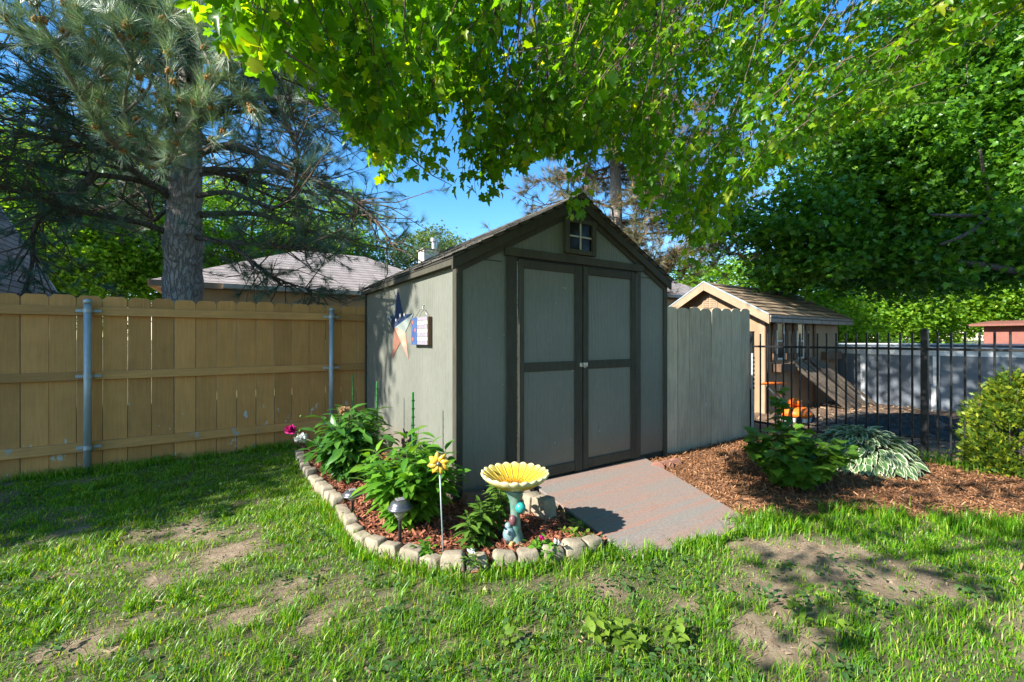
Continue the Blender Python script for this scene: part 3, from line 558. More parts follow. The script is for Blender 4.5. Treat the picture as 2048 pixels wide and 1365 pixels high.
# the traced line runs along the foot of the blocks: move each block's centre back toward the bed, and space them evenly along it
dense = []
for i in range(len(pts) - 1):
    for k in range(20): dense.append(tuple(np.array(pts[i][:2]) * (1 - k / 20) + np.array(pts[i + 1][:2]) * k / 20))
dense.append(pts[-1][:2]); dense = np.array(dense); seg = np.r_[0, np.cumsum(np.hypot(*np.diff(dense, axis=0).T))]
nst = 29; ss = (np.arange(nst) + 0.5) / nst * seg[-1]
sp_len = seg[-1] / nst
for i, s_ in enumerate(ss):
    x_ = np.interp(s_, seg, dense[:, 0]); y_ = np.interp(s_, seg, dense[:, 1]); xa = np.interp(s_ + 0.05, seg, dense[:, 0]); ya_ = np.interp(s_ + 0.05, seg, dense[:, 1]); xb = np.interp(s_ - 0.05, seg, dense[:, 0]); yb2 = np.interp(s_ - 0.05, seg, dense[:, 1])
    ang = math.atan2(ya_ - yb2, xa - xb); nx_, ny_ = -math.sin(ang), math.cos(ang)
    o = stone((x_ + nx_ * 0.05, y_ + ny_ * 0.05, -0.012 + random.uniform(-0.014, 0.012)), ang + random.uniform(-0.1, 0.1), sp_len * random.uniform(0.88, 0.99), random.uniform(.09, .11), random.uniform(0.085, 0.115), random.uniform(0.7, 0.82))
    k = nst - 1 - i
    tag(o, 'tan edging stone of the flower bed border, %s counting from its ramp end' % ORD[k], 'edging stone', 'stones edging the flower bed')
# taller blocks stacked beside the ramp and along the shed front
for i, (xx, yy, L_, h_, tl) in enumerate(((1.93, 2.86, .10, .17, .10), (1.945, 2.745, .10, .175, .08), (1.965, 2.60, .15, .185, -.05))):
    o = stone((xx, yy, 0.02), math.radians(90 + 6 * i), L_, .13, h_, 0.9, tilt=tl)
    tag(o, ['narrow upright tan block nearest the birdbath stem, beside the ramp', 'middle upright tan block of three beside the ramp', 'broad upright tan block closest to the ramp edge'][i], 'retaining block', 'upright blocks beside the ramp')
for i, (x_, w_) in enumerate(((1.66, .22), (1.90, .22), (2.13, .2))):
    o = stone((x_, 3.15, 0.0), random.uniform(-0.1, 0.1), w_, 0.11, 0.14, 0.92, M['stone_dark'])
    tag(o, 'dark brown brick lying against the shed base, %s from the front left shed corner' % ORD[i], 'brick', 'bricks along the shed base')
for i, (u, v) in enumerate(((1316, 944), (1334, 940), (1350, 936))):
    x_, y_, _ = G(u, v)
    b = MB(); b.prism([(-0.07, -0.02, 0), (0.07, -0.02, 0)] + [(0.07 * math.cos(a), -0.02, 0.045 + 0.05 * math.sin(a)) for a in np.linspace(0, math.pi, 9)], (0, 0.045, 0))
    o = b.build('scalloped_edging', simple('brick_red_%d' % i, (0.25, 0.12, 0.085), (0.17, 0.08, 0.06), rough=0.9), bevel=0.006); o.location = (x_, y_, 0.01); o.rotation_euler = (0, 0, -0.9 + 0.2 * i)
    tag(o, 'reddish scalloped edging block in the mulch below the shed corner, %s from the ramp' % ORD[i], 'edging block', 'red scalloped edging blocks')

# ------------------------------------------------------------------ board fence on the left
fence = empty('board_fence', (-2, FY0, 0), 'tall mustard-painted board fence with flaking paint and three rails behind the lawn', 'fence')
x_ = -1.812 - 0.2035 * 12; i = 0
while x_ < 3.2:
    w_ = 0.203; g_ = random.uniform(0.003, 0.006); zt = 1.862 + random.uniform(-0.008, 0.008); ph = FY0 + random.uniform(0, 0.005)
    a_, b_ = x_ + g_ / 2, x_ + w_ - g_ / 2
    MB().prism([(a_, ph, 0.0), (b_, ph, 0.0), (b_, ph, zt - 0.035), (b_ - 0.03, ph, zt), (a_ + 0.03, ph, zt), (a_, ph, zt - 0.035)], (0, 0.016, 0)).build('picket', M['fence'], fence, bevel=0.002)
    x_ += 0.2035
for za, zb_ in ((1.655, 1.745), (0.965, 1.055), (0.215, 0.31)):
    for a_, b_ in ((-4.3, -1.32), (-1.318, 1.1), (1.102, 3.2)): box('rail', (a_, FY0 - 0.04, za + random.uniform(-.004, .004)), (b_, FY0 - 0.001, zb_), M['fence_rail'], fence, 0.003)
for xx in (-1.30, 1.10):
    b = MB(); b.lathe([(0.033, -0.05), (0.033, 1.79)], (xx, FY0 - 0.085, 0), 18)
    ps = b.build('post', M['galv'], fence, smooth=True); ps.data.polygons.foreach_set('use_smooth', [len(q.vertices) == 4 for q in ps.data.polygons])
    MB().lathe([(0.034, 1.775), (0.039, 1.775), (0.039, 1.80), (0.036, 1.812), (0.02, 1.822), (0.001, 1.826)], (xx, FY0 - 0.085, 0), 18).build('post_cap', M['galv'], ps, smooth=True)
    for zz in (1.70, 1.01, 0.26): MB().lathe([(0.0335, zz - 0.02), (0.037, zz - 0.02), (0.037, zz + 0.02), (0.0335, zz + 0.02)], (xx, FY0 - 0.085, 0), 18).box((xx - 0.1, FY0 - 0.052, zz - 0.014), (xx + 0.1, FY0 - 0.044, zz + 0.014)).build('clamp', M['galv'], ps)

# ------------------------------------------------------------------ weathered picket panel right of the shed
pan = empty('picket_panel', (5.2, 3.3, 0), 'short panel of weathered grey-green pickets between the shed and the iron fence', 'fence')
for i in range(8):
    a_ = 4.285 + i * 0.232; b_ = a_ + 0.224; zt = 1.79 + [0.0, -0.012, -.005, -0.02, -.012, -.02, -0.022, -0.02][i] + i * 0.008; yy = 3.29 + random.uniform(0, 0.008); lean = random.uniform(-0.004, 0.004)
    arc = [(a_ + (b_ - a_) * q + lean, yy, zt - 0.034 * (abs(2 * q - 1) ** 3.5)) for q in (1, 0.93, 0.83, 0.68, 0.5, 0.32, 0.17, 0.07, 0)]
    MB().prism([(a_, yy, -0.02), (b_, yy, -0.02)] + arc, (0, 0.018, 0)).build('picket', M['grey_picket'], pan, bevel=0.002)
for zz in (0.3, 1.5): box('rail', (4.28, 3.3 + 0.027, zz), (6.16, 3.365, zz + 0.09), M['grey_picket'], pan)

# ------------------------------------------------------------------ black iron fence
iron = empty('iron_fence', (6.5, 2.0, 0), 'black wrought iron fence of plain upright bars behind the mulch bed', 'fence')
IX = 6.5
def bar(x, y, z0, z1, w=0.009): MB().box((x - w, y - w, z0), (x + w, y + w, z1)).build('bar', M['iron'], iron, bevel=0.0015)
y_ = 3.42
ypost = 1.545
k = 0
for i in range(-16, 18):
    yy = ypost + i * 0.1055
    if abs(i) < 1 or yy < -0.4 or yy > 3.4: continue
    bar(IX, yy, 0.03 + random.uniform(-0.01, 0.02), 1.475)
for yy in (ypost, 3.47): MB().box((IX - 0.03, yy - 0.03, -0.05), (IX + 0.03, yy + 0.03, 1.50)).box((IX - 0.034, yy - 0.034, 1.5005), (IX + 0.034, yy + 0.034, 1.515)).build('post', M['iron'], iron, bevel=0.003)
for zz in (1.275, 0.16): MB().box((IX - 0.016, -0.5, zz), (IX + 0.016, 3.44, zz + 0.028)).build('rail', M['iron'], iron, bevel=0.002)

# ------------------------------------------------------------------ neighbour's beige shed
bs = empty('beige_shed', (8.3, 4.1, 0), 'beige storage shed with tan shingle roof and two shuttered windows beyond the iron fence', 'shed')
bx0, by0, bx1, by1, be, bp = 8.25, 4.15, 11.4, 6.35, 1.90, 2.52; bc = (by0 + by1) / 2
MB().prism([(bx0, by0, 0), (bx0, by1, 0), (bx0, by1, be), (bx0, bc, bp - 0.04), (bx0, by0, be)], (0.03, 0, 0)).build('gable_wall', M['beige'], bs)
box('long_wall', (bx0 + 0.031, by0, 0), (bx1, by0 + 0.03, be), M['beige'], bs, 0); box('long_wall', (bx0 + 0.031, by1 - 0.03, 0), (bx1, by1, be), M['beige'], bs, 0)
MB().prism([(bx1, by0, 0), (bx1, by1, 0), (bx1, by1, be), (bx1, bc, bp - 0.04), (bx1, by0, be)], (-0.03, 0, 0)).build('gable_wall', M['beige'], bs)
rz = lambda y, up: be + (bp - be) * (1 - abs(y - bc) / (bc - by0)) + up
ya, yb_ = by0 - 0.18, by1 + 0.18
rb = MB().prism([(bx0 - 0.2, ya, rz(ya, 0.03)), (bx0 - 0.2, bc, rz(bc, 0.03)), (bx0 - 0.2, yb_, rz(yb_, 0.03)), (bx0 - 0.2, yb_, rz(yb_, 0)), (bx0 - 0.2, bc, rz(bc, 0)), (bx0 - 0.2, ya, rz(ya, 0))], (bx1 - bx0 + 0.4, 0, 0)).build('roof', M['tan_shingle'], bs)
sh = MB()
for i in range(9):
    yy0 = ya + (bc - ya) * i / 9; yy1 = min(ya + (bc - ya) * (i + 1.1) / 9, bc); xx = bx0 - 0.21
    while xx < bx1 + 0.2:
        w_ = random.uniform(0.2, 0.35); z_ = random.uniform(0, 0.006); e_ = min(xx + w_ - 0.006, bx1 + 0.21)
        sh.prism([(xx, yy0 - 0.01, rz(yy0, 0.05) + z_), (e_, yy0 - 0.01, rz(yy0, 0.05) + z_), (e_, yy1, rz(yy1, 0.038)), (xx, yy1, rz(yy1, 0.038))], (0, 0, -0.01)); xx += w_
sh.build('shingle', M['tan_shingle'], rb)
for a_, b_ in ((ya, bc - 0.001), (yb_, bc + 0.001)):
    MB().prism([(bx0 - 0.225, a_, rz(a_, 0.028)), (bx0 - 0.225, b_, rz(b_, 0.028)), (bx0 - 0.225, b_, rz(b_, -0.13)), (bx0 - 0.225, a_, rz(a_, -0.13))], (0.022, 0, 0)).build('rake_board', M['beige_trim'], bs)
    MB().prism([(bx0 - 0.235, a_, rz(a_, 0.058)), (bx0 - 0.235, b_, rz(b_, 0.058)), (bx0 - 0.235, b_, rz(b_, 0.031)), (bx0 - 0.235, a_, rz(a_, 0.031))], (0.02, 0, 0)).build('drip_edge', M['galv'], bs)
box('eave_board', (bx0 - 0.2, ya - 0.022, rz(ya, -0.1)), (bx1 + 0.2, ya - 0.001, rz(ya, 0.027)), M['house_roof'], bs)
box('corner_trim', (bx0 - 0.02, by0 - 0.02, 0), (bx0 + 0.1, by0 - 0.001, be - 0.02), M['shutter'], bs); box('corner_trim', (bx0 - 0.02, by0, 0), (bx0 - 0.001, by0 + 0.1, be - 0.05), M['beige_trim'], bs)
# gable vent
gv = box('gable_vent', (bx0 - 0.015, bc - 0.17, 2.03), (bx0 - 0.001, bc + 0.17, 2.3), M['beige_trim'], bs)
for q in (-0.08, 0.08):
    for zz in np.arange(2.05, 2.27, 0.04): box('slat', (bx0 - 0.028, bc + q - 0.065, zz), (bx0 - 0.016, bc + q + 0.065, zz + 0.022), M['beige_trim'], gv, 0)
MB().box((bx0 - 0.012, by1 - 1.85, 0.05), (bx0 - 0.001, by1 - 1.75, 1.85)).build('corner_trim', M['beige_trim'], bs)
for q in (8.62, 9.42):
    w = MB(); w.box((q, by0 - 0.025, 1.0), (q + 0.04, by0 - 0.001, 1.72)).box((q + 0.26, by0 - 0.025, 1.0), (q + 0.3, by0 - 0.001, 1.72)).box((q + 0.041, by0 - 0.023, 1.0), (q + 0.259, by0 - 0.001, 1.035)).box((q + 0.041, by0 - 0.023, 1.685), (q + 0.259, by0 - 0.001, 1.72)).box((q + 0.041, by0 - 0.021, 1.345), (q + 0.259, by0 - 0.001, 1.375))
    wo = w.build('window', M['white'], bs); box('pane', (q + 0.041, by0 - 0.012, 1.036), (q + 0.259, by0 - 0.003, 1.684), M['glass'], wo, 0)
    for sx in (q - 0.17, q + 0.32):
        s_ = MB()
        for zz in (1.0, 1.56): s_.box((sx, by0 - 0.05, zz), (sx + 0.15, by0 - 0.026, zz + 0.12))
        s_.box((sx + 0.01, by0 - 0.0255, 0.97), (sx + 0.065, by0 - 0.002, 1.78)).box((sx + 0.08, by0 - 0.0255, 0.97), (sx + 0.135, by0 - 0.002, 1.78)); s_.build('shutter', M['shutter'], wo)
box('window_box', (8.5, by0 - 0.16, 0.78), (9.05, by0 - 0.002, 0.93), M['shutter'], bs)
box('window_box', (10.55, by0 - 0.12, 0.95), (11.25, by0 - 0.002, 1.12), M['shutter'], bs)
box('wall_batten', (10.15, by0 - 0.03, 0.02), (10.23, by0 - 0.001, be - 0.1), M['shutter'], bs)

# planks leaning against it
for i in range(7):
    xt = 8.98 + i * 0.185; xb = xt + 1.02 + random.uniform(-0.05, 0.05); yb2 = by0 - 0.62 + random.uniform(-0.06, 0.06) - 0.02 * i; zt = 0.98 + random.uniform(-0.05, 0.06)
    A = Vector((xb, yb2, 0.02)); B = Vector((xt, by0 - 0.09 , zt)); d_ = (B - A); w_ = Vector((0.13, 0, 0)); nrm = d_.cross(w_).normalized() * 0.03
    o = MB().prism([A, A + w_, B + w_, B], nrm).build('plank', M['plank'], None, bevel=0.004)
    tag(o, 'weathered plank leaning on the beige shed, %s from the left in the row' % ORD[i], 'plank', 'planks leaning on the beige shed')

# orange push mower beyond the fence
mw = empty('push_mower', (7.4, 3.1, 0), 'orange and white push mower with an orange crossbar handle behind the iron fence', 'mower')
mx, my = P(1590, 830, 7.2)[:2]
dk = MB(); dk.lathe([(0.02, 0.0), (0.24, 0.0), (0.25, 0.05), (0.2, 0.13), (0.1, 0.15), (0.001, 0.16)], (mx, my, 0.12), 16); dk.build('deck', M['orange'], mw, smooth=True)
MB().lathe([(0.10, 0), (0.10, 0.09), (0.05, 0.12), (0.001, 0.12)], (mx, my, 0.285), 12).build('engine_cover', M['orange'], mw, smooth=True)
MB().lathe([(0.02, 0.0), (0.22, 0.0), (0.235, 0.07), (0.001, 0.08)], (mx, my, 0.035), 16).build('skirt', M['white'], mw)
for dx, dy in ((-.2, -.13), (.2, -.13), (-.2, .15), (.2, .15)):
    w = MB(); w.lathe([(0.02, -0.02), (0.07, -0.02), (0.075, 0), (0.07, 0.02), (0.02, 0.02)], (0, 0, 0), 14); w.v = [(mx + dx * 1.15 + a, my + dy * 1.2 + c, 0.075 + b2) for a, b2, c in w.v]; w.build('wheel', M['black'], mw)
hx, hy, hz = P(1545, 768, 7.0)
MB().tube([(hx - 0.19, hy + 0.1, hz), (hx - 0.05, hy + 0.03, hz + .004), (hx + 0.2, hy - 0.12, hz + 0.006)], [0.016, 0.024, 0.018], 8).build('crossbar', M['orange'], mw, smooth=True)
for q in (-1, 1): MB().tube([(hx + q * 0.1, hy - q * 0.05, hz - 0.02), (hx + 0.12 + q * 0.09, hy, hz - 0.16), (hx + 0.3 + q * 0.05, hy + 0.02, hz - 0.26), (mx + q * 0.12, my, 0.2)], 0.011, 6).build('handle_tube', M['steel'], mw, smooth=True)
# steel garden stake at the end of the picket panel
x_, y_, _ = P(1505, 850, 6.05)
st = empty('fence_stake', (x_, y_, 0), 'thin galvanised stake standing at the end of the grey picket panel', 'stake')
MB().box((x_ - 0.012, y_ - 0.012, 0), (x_ + 0.012, y_ + 0.012, 1.20)).build('shaft', M['galv'], st)
b = MB()
for zz in np.arange(0.7, 1.18, 0.06): b.box((x_ - 0.017, y_ - 0.022, zz), (x_ + 0.017, y_ - 0.0125, zz + 0.03))
b.build('notch', M['iron'], st)

# above-ground pool
PC = (15.9, 2.9); PRr = 4.45
pool = empty('swimming_pool', (PC[0], PC[1], 0), 'round above-ground swimming pool with blue-grey wall and pale top rail', 'pool')
def arc_wall(r0, r1, z0, z1, name, mt, seg=72):
    b = MB(); V = []
    for k in range(seg):
        a = 2 * math.pi * k / seg
        for r, z in ((r0, z0), (r1, z0), (r1, z1), (r0, z1)): V.append((PC[0] + r * math.cos(a), PC[1] + r * math.sin(a), z))
    F = [(k * 4 + j, ((k + 1) % seg) * 4 + j, ((k + 1) % seg) * 4 + (j + 1) % 4, k * 4 + (j + 1) % 4) for k in range(seg) for j in range(4)]
    return b.add(V, F).build(name, mt, pool)
arc_wall(PRr - 0.03, PRr, 0.0, 1.19, 'wall', M['pool']); arc_wall(PRr - 0.08, PRr + 0.045, 1.195, 1.235, 'top_rail', M['pool_rail']); arc_wall(PRr + 0.002, PRr + 0.012, 1.07, 1.19, 'upper_band', M['pool_rail'])
wm = simple('pool_water', (0.05, 0.2, 0.25), rough=0.05, bs=0.2, scale=4)
MB().lathe([(0.001, 0), (PRr - 0.09, 0), (PRr - 0.09, -0.01), (0.001, -0.01)], (PC[0], PC[1], 1.05), 48).build('water', wm, pool)
for k in range(24):
    a = 2 * math.pi * (k + 0.3) / 24; c_, s_ = math.cos(a), math.sin(a); q = lambda r, w, z: (PC[0] + r * c_ - w * s_, PC[1] + r * s_ + w * c_, z)
    MB().prism([q(PRr + 0.013, -0.035, 0.0), q(PRr + 0.013, -0.05, 1.06), q(PRr + 0.013, 0.05, 1.06), q(PRr + 0.013, 0.035, 0.0)], (0.05 * c_, 0.05 * s_, 0)).build('upright', M['pool_rail'], pool)
    MB().prism([q(PRr + 0.05, -0.035, 0.0), q(PRr + 0.05, 0.035, 0.0), q(PRr + 0.1, 0.03, 0.5), q(PRr + 0.1, -0.03, 0.5)], (0.22 * c_, 0.22 * s_, 0)).build('buttress', M['pool_rail'], pool) if k % 2 == 0 else None
# crumpled black sheeting on the dirt
tp = MB(); nn = 26
V = [(8.2 + 2.2 * i / nn - 0.5 * j / nn, 1.1 + 2.2 * j / nn, 0.03 + 0.16 * max(0, math.sin(math.pi * i / nn) * math.sin(math.pi * j / nn)) * random.uniform(0.3, 1.2)) for j in range(nn + 1) for i in range(nn + 1)]
tp.add(V, [(j * (nn + 1) + i, j * (nn + 1) + i + 1, (j + 1) * (nn + 1) + i + 1, (j + 1) * (nn + 1) + i) for j in range(nn) for i in range(nn)])
tag(tp.build('plastic_sheeting', M['tarp'], None, smooth=False), 'crumpled black plastic sheeting lying on the dirt behind the iron fence', 'sheeting')

# ------------------------------------------------------------------ far buildings
def hip_house(name, label, x0, y0, x1, y1, ze, zr, ridge0, ridge1, inset=0.35, loc=None):
    h = empty(name, ((x0 + x1) / 2, y0, 0), label, 'house'); ym = (y0 + y1) / 2
    box('wall', (x0 + inset, y0 + inset, 0), (x1 - inset, y1 - inset, ze - 0.12), M['house_wall'], h, 0)
    V = [(x0, y0, ze), (x1, y0, ze), (x1, y1, ze), (x0, y1, ze), (ridge0, ym, zr), (ridge1, ym, zr)]
    rf = MB().add(V, [(0, 1, 5, 4), (1, 2, 5), (2, 3, 4, 5), (3, 0, 4), (3, 2, 1, 0)]).build('roof', M['house_roof'], h)
    fb = MB(); fb.box((x0, y0 - 0.02, ze - 0.14), (x1, y0 - 0.001, ze + 0.01)).box((x0 - 0.02, y0, ze - 0.14), (x0 - 0.001, y1, ze + 0.01)); fb.build('fascia', M['beige_trim'], h)
    MB().prism([(x0 + 1.5, y0 - 0.12, ze - 0.11), (x0 + 1.5, y0 - 0.021, ze - 0.11), (x0 + 1.5, y0 - 0.021, ze), (x0 + 1.5, y0 - 0.14, ze)], (x1 - x0 - 1.5, 0, 0)).build('gutter', M['white'], h)
    return h, rf
hh, hr = hip_house('tan_house', 'tan house with taupe hip roof beyond the mustard fence, behind the big pine', -1.75, 13.5, 7.6, 20.5, 2.83, 4.55, 1.95, 4.2)
for q in (1.9, 3.4, 4.9):
    w = MB().box((q, 13.80, 1.3), (q + 0.9, 13.849, 2.3)).build('window', M['white'], hh); box('pane', (q + 0.06, 13.79, 1.36), (q + 0.84, 13.799, 2.24), M['glass'], w, 0)
px_, py_, pz_ = P(862, 505, 17.2)
ch = box('chimney', (px_ - 0.42, py_ - 0.3, 2.9), (px_ + 0.2, py_ + 0.3, pz_ + 0.02), simple('chimney_stucco', (0.62, 0.6, 0.54), rough=0.85), hh, 0.01)
box('chimney_cap', (px_ - 0.47, py_ - 0.35, pz_ + 0.021), (px_ + 0.25, py_ + 0.35, pz_ + 0.08), M['stone'], ch)
MB().lathe([(0.12, 0.08), (0.12, 0.42), (0.17, 0.42), (0.17, 0.56), (0.001, 0.6)], (px_ + 0.14, py_, pz_), 16).build('flue_pipe', M['steel'], ch)
hip_house('far_house', 'distant house with grey roof showing between the garden shed and the beige shed', 10.5, 12.0, 20.5, 19.0, 3.3, 5.2, 14, 17)
# steep gabled house at the far left
gh = empty('gabled_house', (-4, 12, 0), 'house with steep grey shingle roof and pale rake trim, beyond the fence at far left', 'house')
ap = (-4.35, 4.95); ra = (-2.85, 1.95)
MB().prism([(ra[0] - 0.2, 7.4, 0), (ra[0] - 0.2, 7.4, ra[1] + 0.25), (ap[0], 7.4, ap[1]), (2 * ap[0] - ra[0] + 0.2, 7.4, ra[1] + 0.25), (2 * ap[0] - ra[0] + 0.2, 7.4, 0)], (0, 4.4, 0)).build('wall', M['grey_wall'], gh)
for s_ in (1, -1):
    q = lambda x: ap[0] + s_ * (x - ap[0])
    MB().prism([(q(ra[0] + .05), 7.1, ra[1] + .02), (q(ap[0]), 7.1, ap[1] + 0.2), (q(ap[0]), 7.1, ap[1] + 0.1), (q(ra[0] + .05), 7.1, ra[1] - 0.1)], (0, 4.9, 0)).build('roof', M['house_roof'], gh)
    MB().prism([(q(ra[0] + .06), 12.0, ra[1] + .05), (q(ap[0]), 12.0, ap[1] + 0.23), (q(ap[0]), 12.0, ap[1] + 0.07), (q(ra[0] + .06), 12.0, ra[1] - 0.12)], (0, 0.05, 0)).build('rake_trim', M['white'], gh)
# red board outbuilding far right with a dark red roof edge
rx, ry, _ = P(2080, 690, 19.0)
rb_ = empty('red_outbuilding', (rx, ry, 0), 'low red-brown board outbuilding with dark red roof edge behind the pool', 'outbuilding')
box('wall', (rx - 1.2, ry - 3.0, 0), (rx + 2, ry + 1.5, 1.95), M['red_board'], rb_, 0); MB().prism([(rx - 1.6, ry - 3.4, 1.96), (rx - 1.6, ry + 1.9, 1.96), (rx + 2.4, ry + 1.9, 2.2), (rx + 2.4, ry - 3.4, 2.2)], (0, 0, 0.09)).build('roof', M['red_board'], rb_)
for q in (-2.4, -1.0): w = MB().box((rx - 1.23, ry + q, 1.2), (rx - 1.201, ry + q + 0.8, 1.75)).build('window', M['white'], rb_); box('pane', (rx - 1.245, ry + q + 0.05, 1.25), (rx - 1.231, ry + q + 0.75, 1.7), M['glass'], w, 0)
# white bench beyond the pool
bxp, byp, bzp = P(1790, 682, 21.5)
bn = empty('garden_bench', (bxp, byp, 0), 'small white slatted garden bench glimpsed beyond the pool under the trees', 'bench')
tv = Vector((RX, RY, 0)); bw = 0.8
def bpost(w, z0, z1, r=0.035, dz=0, nm='leg'): c = Vector((bxp, byp, 0)) + tv * w - Vector((FX, FY, 0)) * dz; return MB().box((c.x - r, c.y - r, z0), (c.x + r, c.y + r, z1)).build(nm, M['white'], bn)
for w_ in (-bw, bw):
    for dz in (0, 0.45): bpost(w_, 0, 1.45 if dz == 0 else 0.85, dz=dz)
b = MB()
for w_ in np.linspace(-bw + 0.1, bw - 0.1, 9): c = Vector((bxp, byp, 0)) + tv * w_; b.box((c.x - 0.05, c.y - 0.03, 0.9), (c.x + 0.05, c.y + 0.03, 1.42))
b.build('backrest', M['white'], bn)
c0 = Vector((bxp, byp, 0.82)); MB().prism([c0 - tv * bw, c0 + tv * bw, c0 + tv * bw - Vector((FX, FY, 0)) * 0.5, c0 - tv * bw - Vector((FX, FY, 0)) * 0.5], (0, 0, 0.04)).build('seat', M['white'], bn)
# ------------------------------------------------------------------ grass
POLYS = [BED, RAMP, MULCH]
def blades(name, n_tuft, per, region, hfun, matl, wid=0.0036, sig=0.022):
    x = rng.uniform(region[0], region[1], n_tuft); y = rng.uniform(region[2], region[3], n_tuft)
    u, v, d = project(np.stack([x, y, np.zeros_like(x)], -1)); dd = x * FX + y * FY
    k = (dd > 0.9) & (u > -250) & (u < 2300) & (v < 1500)
    x, y, d = x[k], y[k], d[k]
    b = bareness(x, y); k = rng.random(len(x)) > b * .93; x, y, d = x[k], y[k], d[k]
    x = np.repeat(x, per) + rng.normal(size=len(x) * per) * sig; y = np.repeat(y, per) + rng.normal(size=len(y) * per) * sig
    ok = np.ones(len(x), bool)
    for p_ in POLYS: ok &= ~inpoly(x, y, p_)
    ok &= ~((x > SX) & (x < SX + SW) & (y > SY)) & (y < FY0 - 0.01) & (x < 6.4)
    x, y = x[ok], y[ok]; n = len(x); b = bareness(x, y)
    h = hfun(x, y, b) * rng.uniform(0.45, 1.25, n) * np.where(rng.random(n) < 0.04, 1.5, 1)
    a = rng.uniform(0, 2 * math.pi, n); lean = rng.uniform(0.1, 1.1, n) * h
    dx, dy = np.cos(a) * lean, np.sin(a) * lean; w = wid * rng.uniform(0.6, 1.3, n) * (1 + 0.12 * np.clip(np.hypot(x, y) - 2.5, 0, 6)); px, py = -np.sin(a + rng.normal(size=n) * .6) * w / 2, np.cos(a) * w / 2
    z0 = gz(x, y) - 0.004
    V = np.stack([np.stack([x - px, y - py, z0], -1), np.stack([x + px, y + py, z0], -1),
                  np.stack([x + dx * .3 + px, y + dy * .3 + py, z0 + h * .6], -1), np.stack([x + dx * .3 - px, y + dy * .3 - py, z0 + h * .6], -1),
                  np.stack([x + dx, y + dy, z0 + h * 0.95], -1)], 1).reshape(-1, 3)
    i0 = np.arange(n)[:, None] * 5; F = np.concatenate([i0 + [0, 1, 2], i0 + [0, 2, 3], i0 + [3, 2, 4]], 1).reshape(-1, 3)
    return mesh_np(name, V, F, matl)
def hf(x, y, b): return 0.018 + 0.052 * np.clip(fbm(x + 3, y, 2.6) - .2, 0, 1) + 0.025 * (fbm(x - 4, y, 5.5) > .6) + 0.012 * (np.hypot(x, y) < 2.4) - 0.01 * b
g = blades('lawn_grass', 74000, 9, (-3.2, 6.4, -1.3, 6.35), hf, M['grass'])
tag(g, 'patchy green lawn grass in front of the fence, flower bed and ramp', 'grass', kind='stuff')
# taller ragged fringe where the mower does not reach
def fringe(name, path, n, h, label, wid=0.006, spread=0.05):
    path = np.array(path); sg = np.r_[0, np.cumsum(np.hypot(*np.diff(path, axis=0).T))]; s = rng.uniform(0, sg[-1], n)
    x = np.interp(s, sg, path[:, 0]) + rng.normal(size=n) * spread; y = np.interp(s, sg, path[:, 1]) + rng.normal(size=n) * spread
    keep = (fbm(x, y, 4) > 0.42); x, y = x[keep], y[keep]; n = len(x)
    hh = h * rng.uniform(0.4, 1.3, n); a = rng.uniform(0, 2 * math.pi, n); l_ = rng.uniform(0.1, 0.8, n) * hh; w = wid * rng.uniform(.6, 1.3, n)
    dx, dy = np.cos(a) * l_, np.sin(a) * l_; px, py = -np.sin(a) * w / 2, np.cos(a) * w / 2; z0 = gz(x, y)
    V = np.stack([np.stack([x - px, y - py, z0], -1), np.stack([x + px, y + py, z0], -1), np.stack([x + dx * .3 + px, y + dy * .3 + py, z0 + hh * .6], -1), np.stack([x + dx * .3 - px, y + dy * .3 - py, z0 + hh * .6], -1), np.stack([x + dx, y + dy, z0 + hh * .95], -1)], 1).reshape(-1, 3)
    i0 = np.arange(n)[:, None] * 5; F = np.concatenate([i0 + [0, 1, 2], i0 + [0, 2, 3], i0 + [3, 2, 4]], 1).reshape(-1, 3)
    tag(mesh_np(name, V, F, M['grass']), label, 'grass', kind='stuff')
fringe('fence_grass', [(-3, 6.2), (0.7, 6.2)], 3500, 0.09, 'taller grass growing along the foot of the mustard fence')
fringe('border_grass', [tuple(np.array(p[:2]) - [0.02, 0.03]) for p in BED[3:13]] + [(2.16, 1.85), (2.6, 1.76), (3.2, 1.63), (3.45, 1.8)], 3000, 0.085, 'longer grass along the stone border and the foot of the ramp', spread=0.035)
fringe('mulch_edge_grass', [tuple(p) for p in gpx((1490, 1060), (1600, 1052), (1700, 1040), (1800, 1045), (1900, 1055), (2048, 1060), (2150, 1070))], 4200, 0.10, 'tall dark grass tufts along the lower edge of the brown mulch', spread=0.09)
fringe('iron_fence_grass', [(6.45, 0.2), (6.45, 2.2)], 900, 0.2, 'loose grass growing through the foot of the iron fence', spread=0.08)
# low broad-leaved weeds in the lawn
def ground_leaves(name, label, n, region, size, matl, tpl, kind='stuff', clump=6):
    x = rng.uniform(region[0], region[1], n); y = rng.uniform(region[2], region[3], n)
    k = (fbm(x + 5, y + 5, 2.2) > 0.52); x, y = x[k], y[k]; x = np.repeat(x, clump) + rng.normal(size=len(x) * clump) * 0.03; y = np.repeat(y, clump) + rng.normal(size=len(y) * clump) * 0.03
    ok = np.ones(len(x), bool)
    for p_ in POLYS: ok &= ~inpoly(x, y, p_)
    ok &= ~((x > SX) & (y > SY)) & (y < FY0); x, y = x[ok], y[ok]; n = len(x)
    a = rng.uniform(0, 2 * math.pi, n); d = np.stack([np.cos(a), np.sin(a), rng.uniform(-.1, .7, n)], -1)
    V, F = scatter(*tpl, np.stack([x, y, gz(x, y) + rng.uniform(0.01, 0.05, n)], -1), d, np.tile([0, 0, 1.0], (n, 1)) + rng.normal(size=(n, 3)) * .2, rng.uniform(0.6, 1.2, n) * size)
    return tag(mesh_np(name, V, F, matl), label, 'weeds', kind=kind)
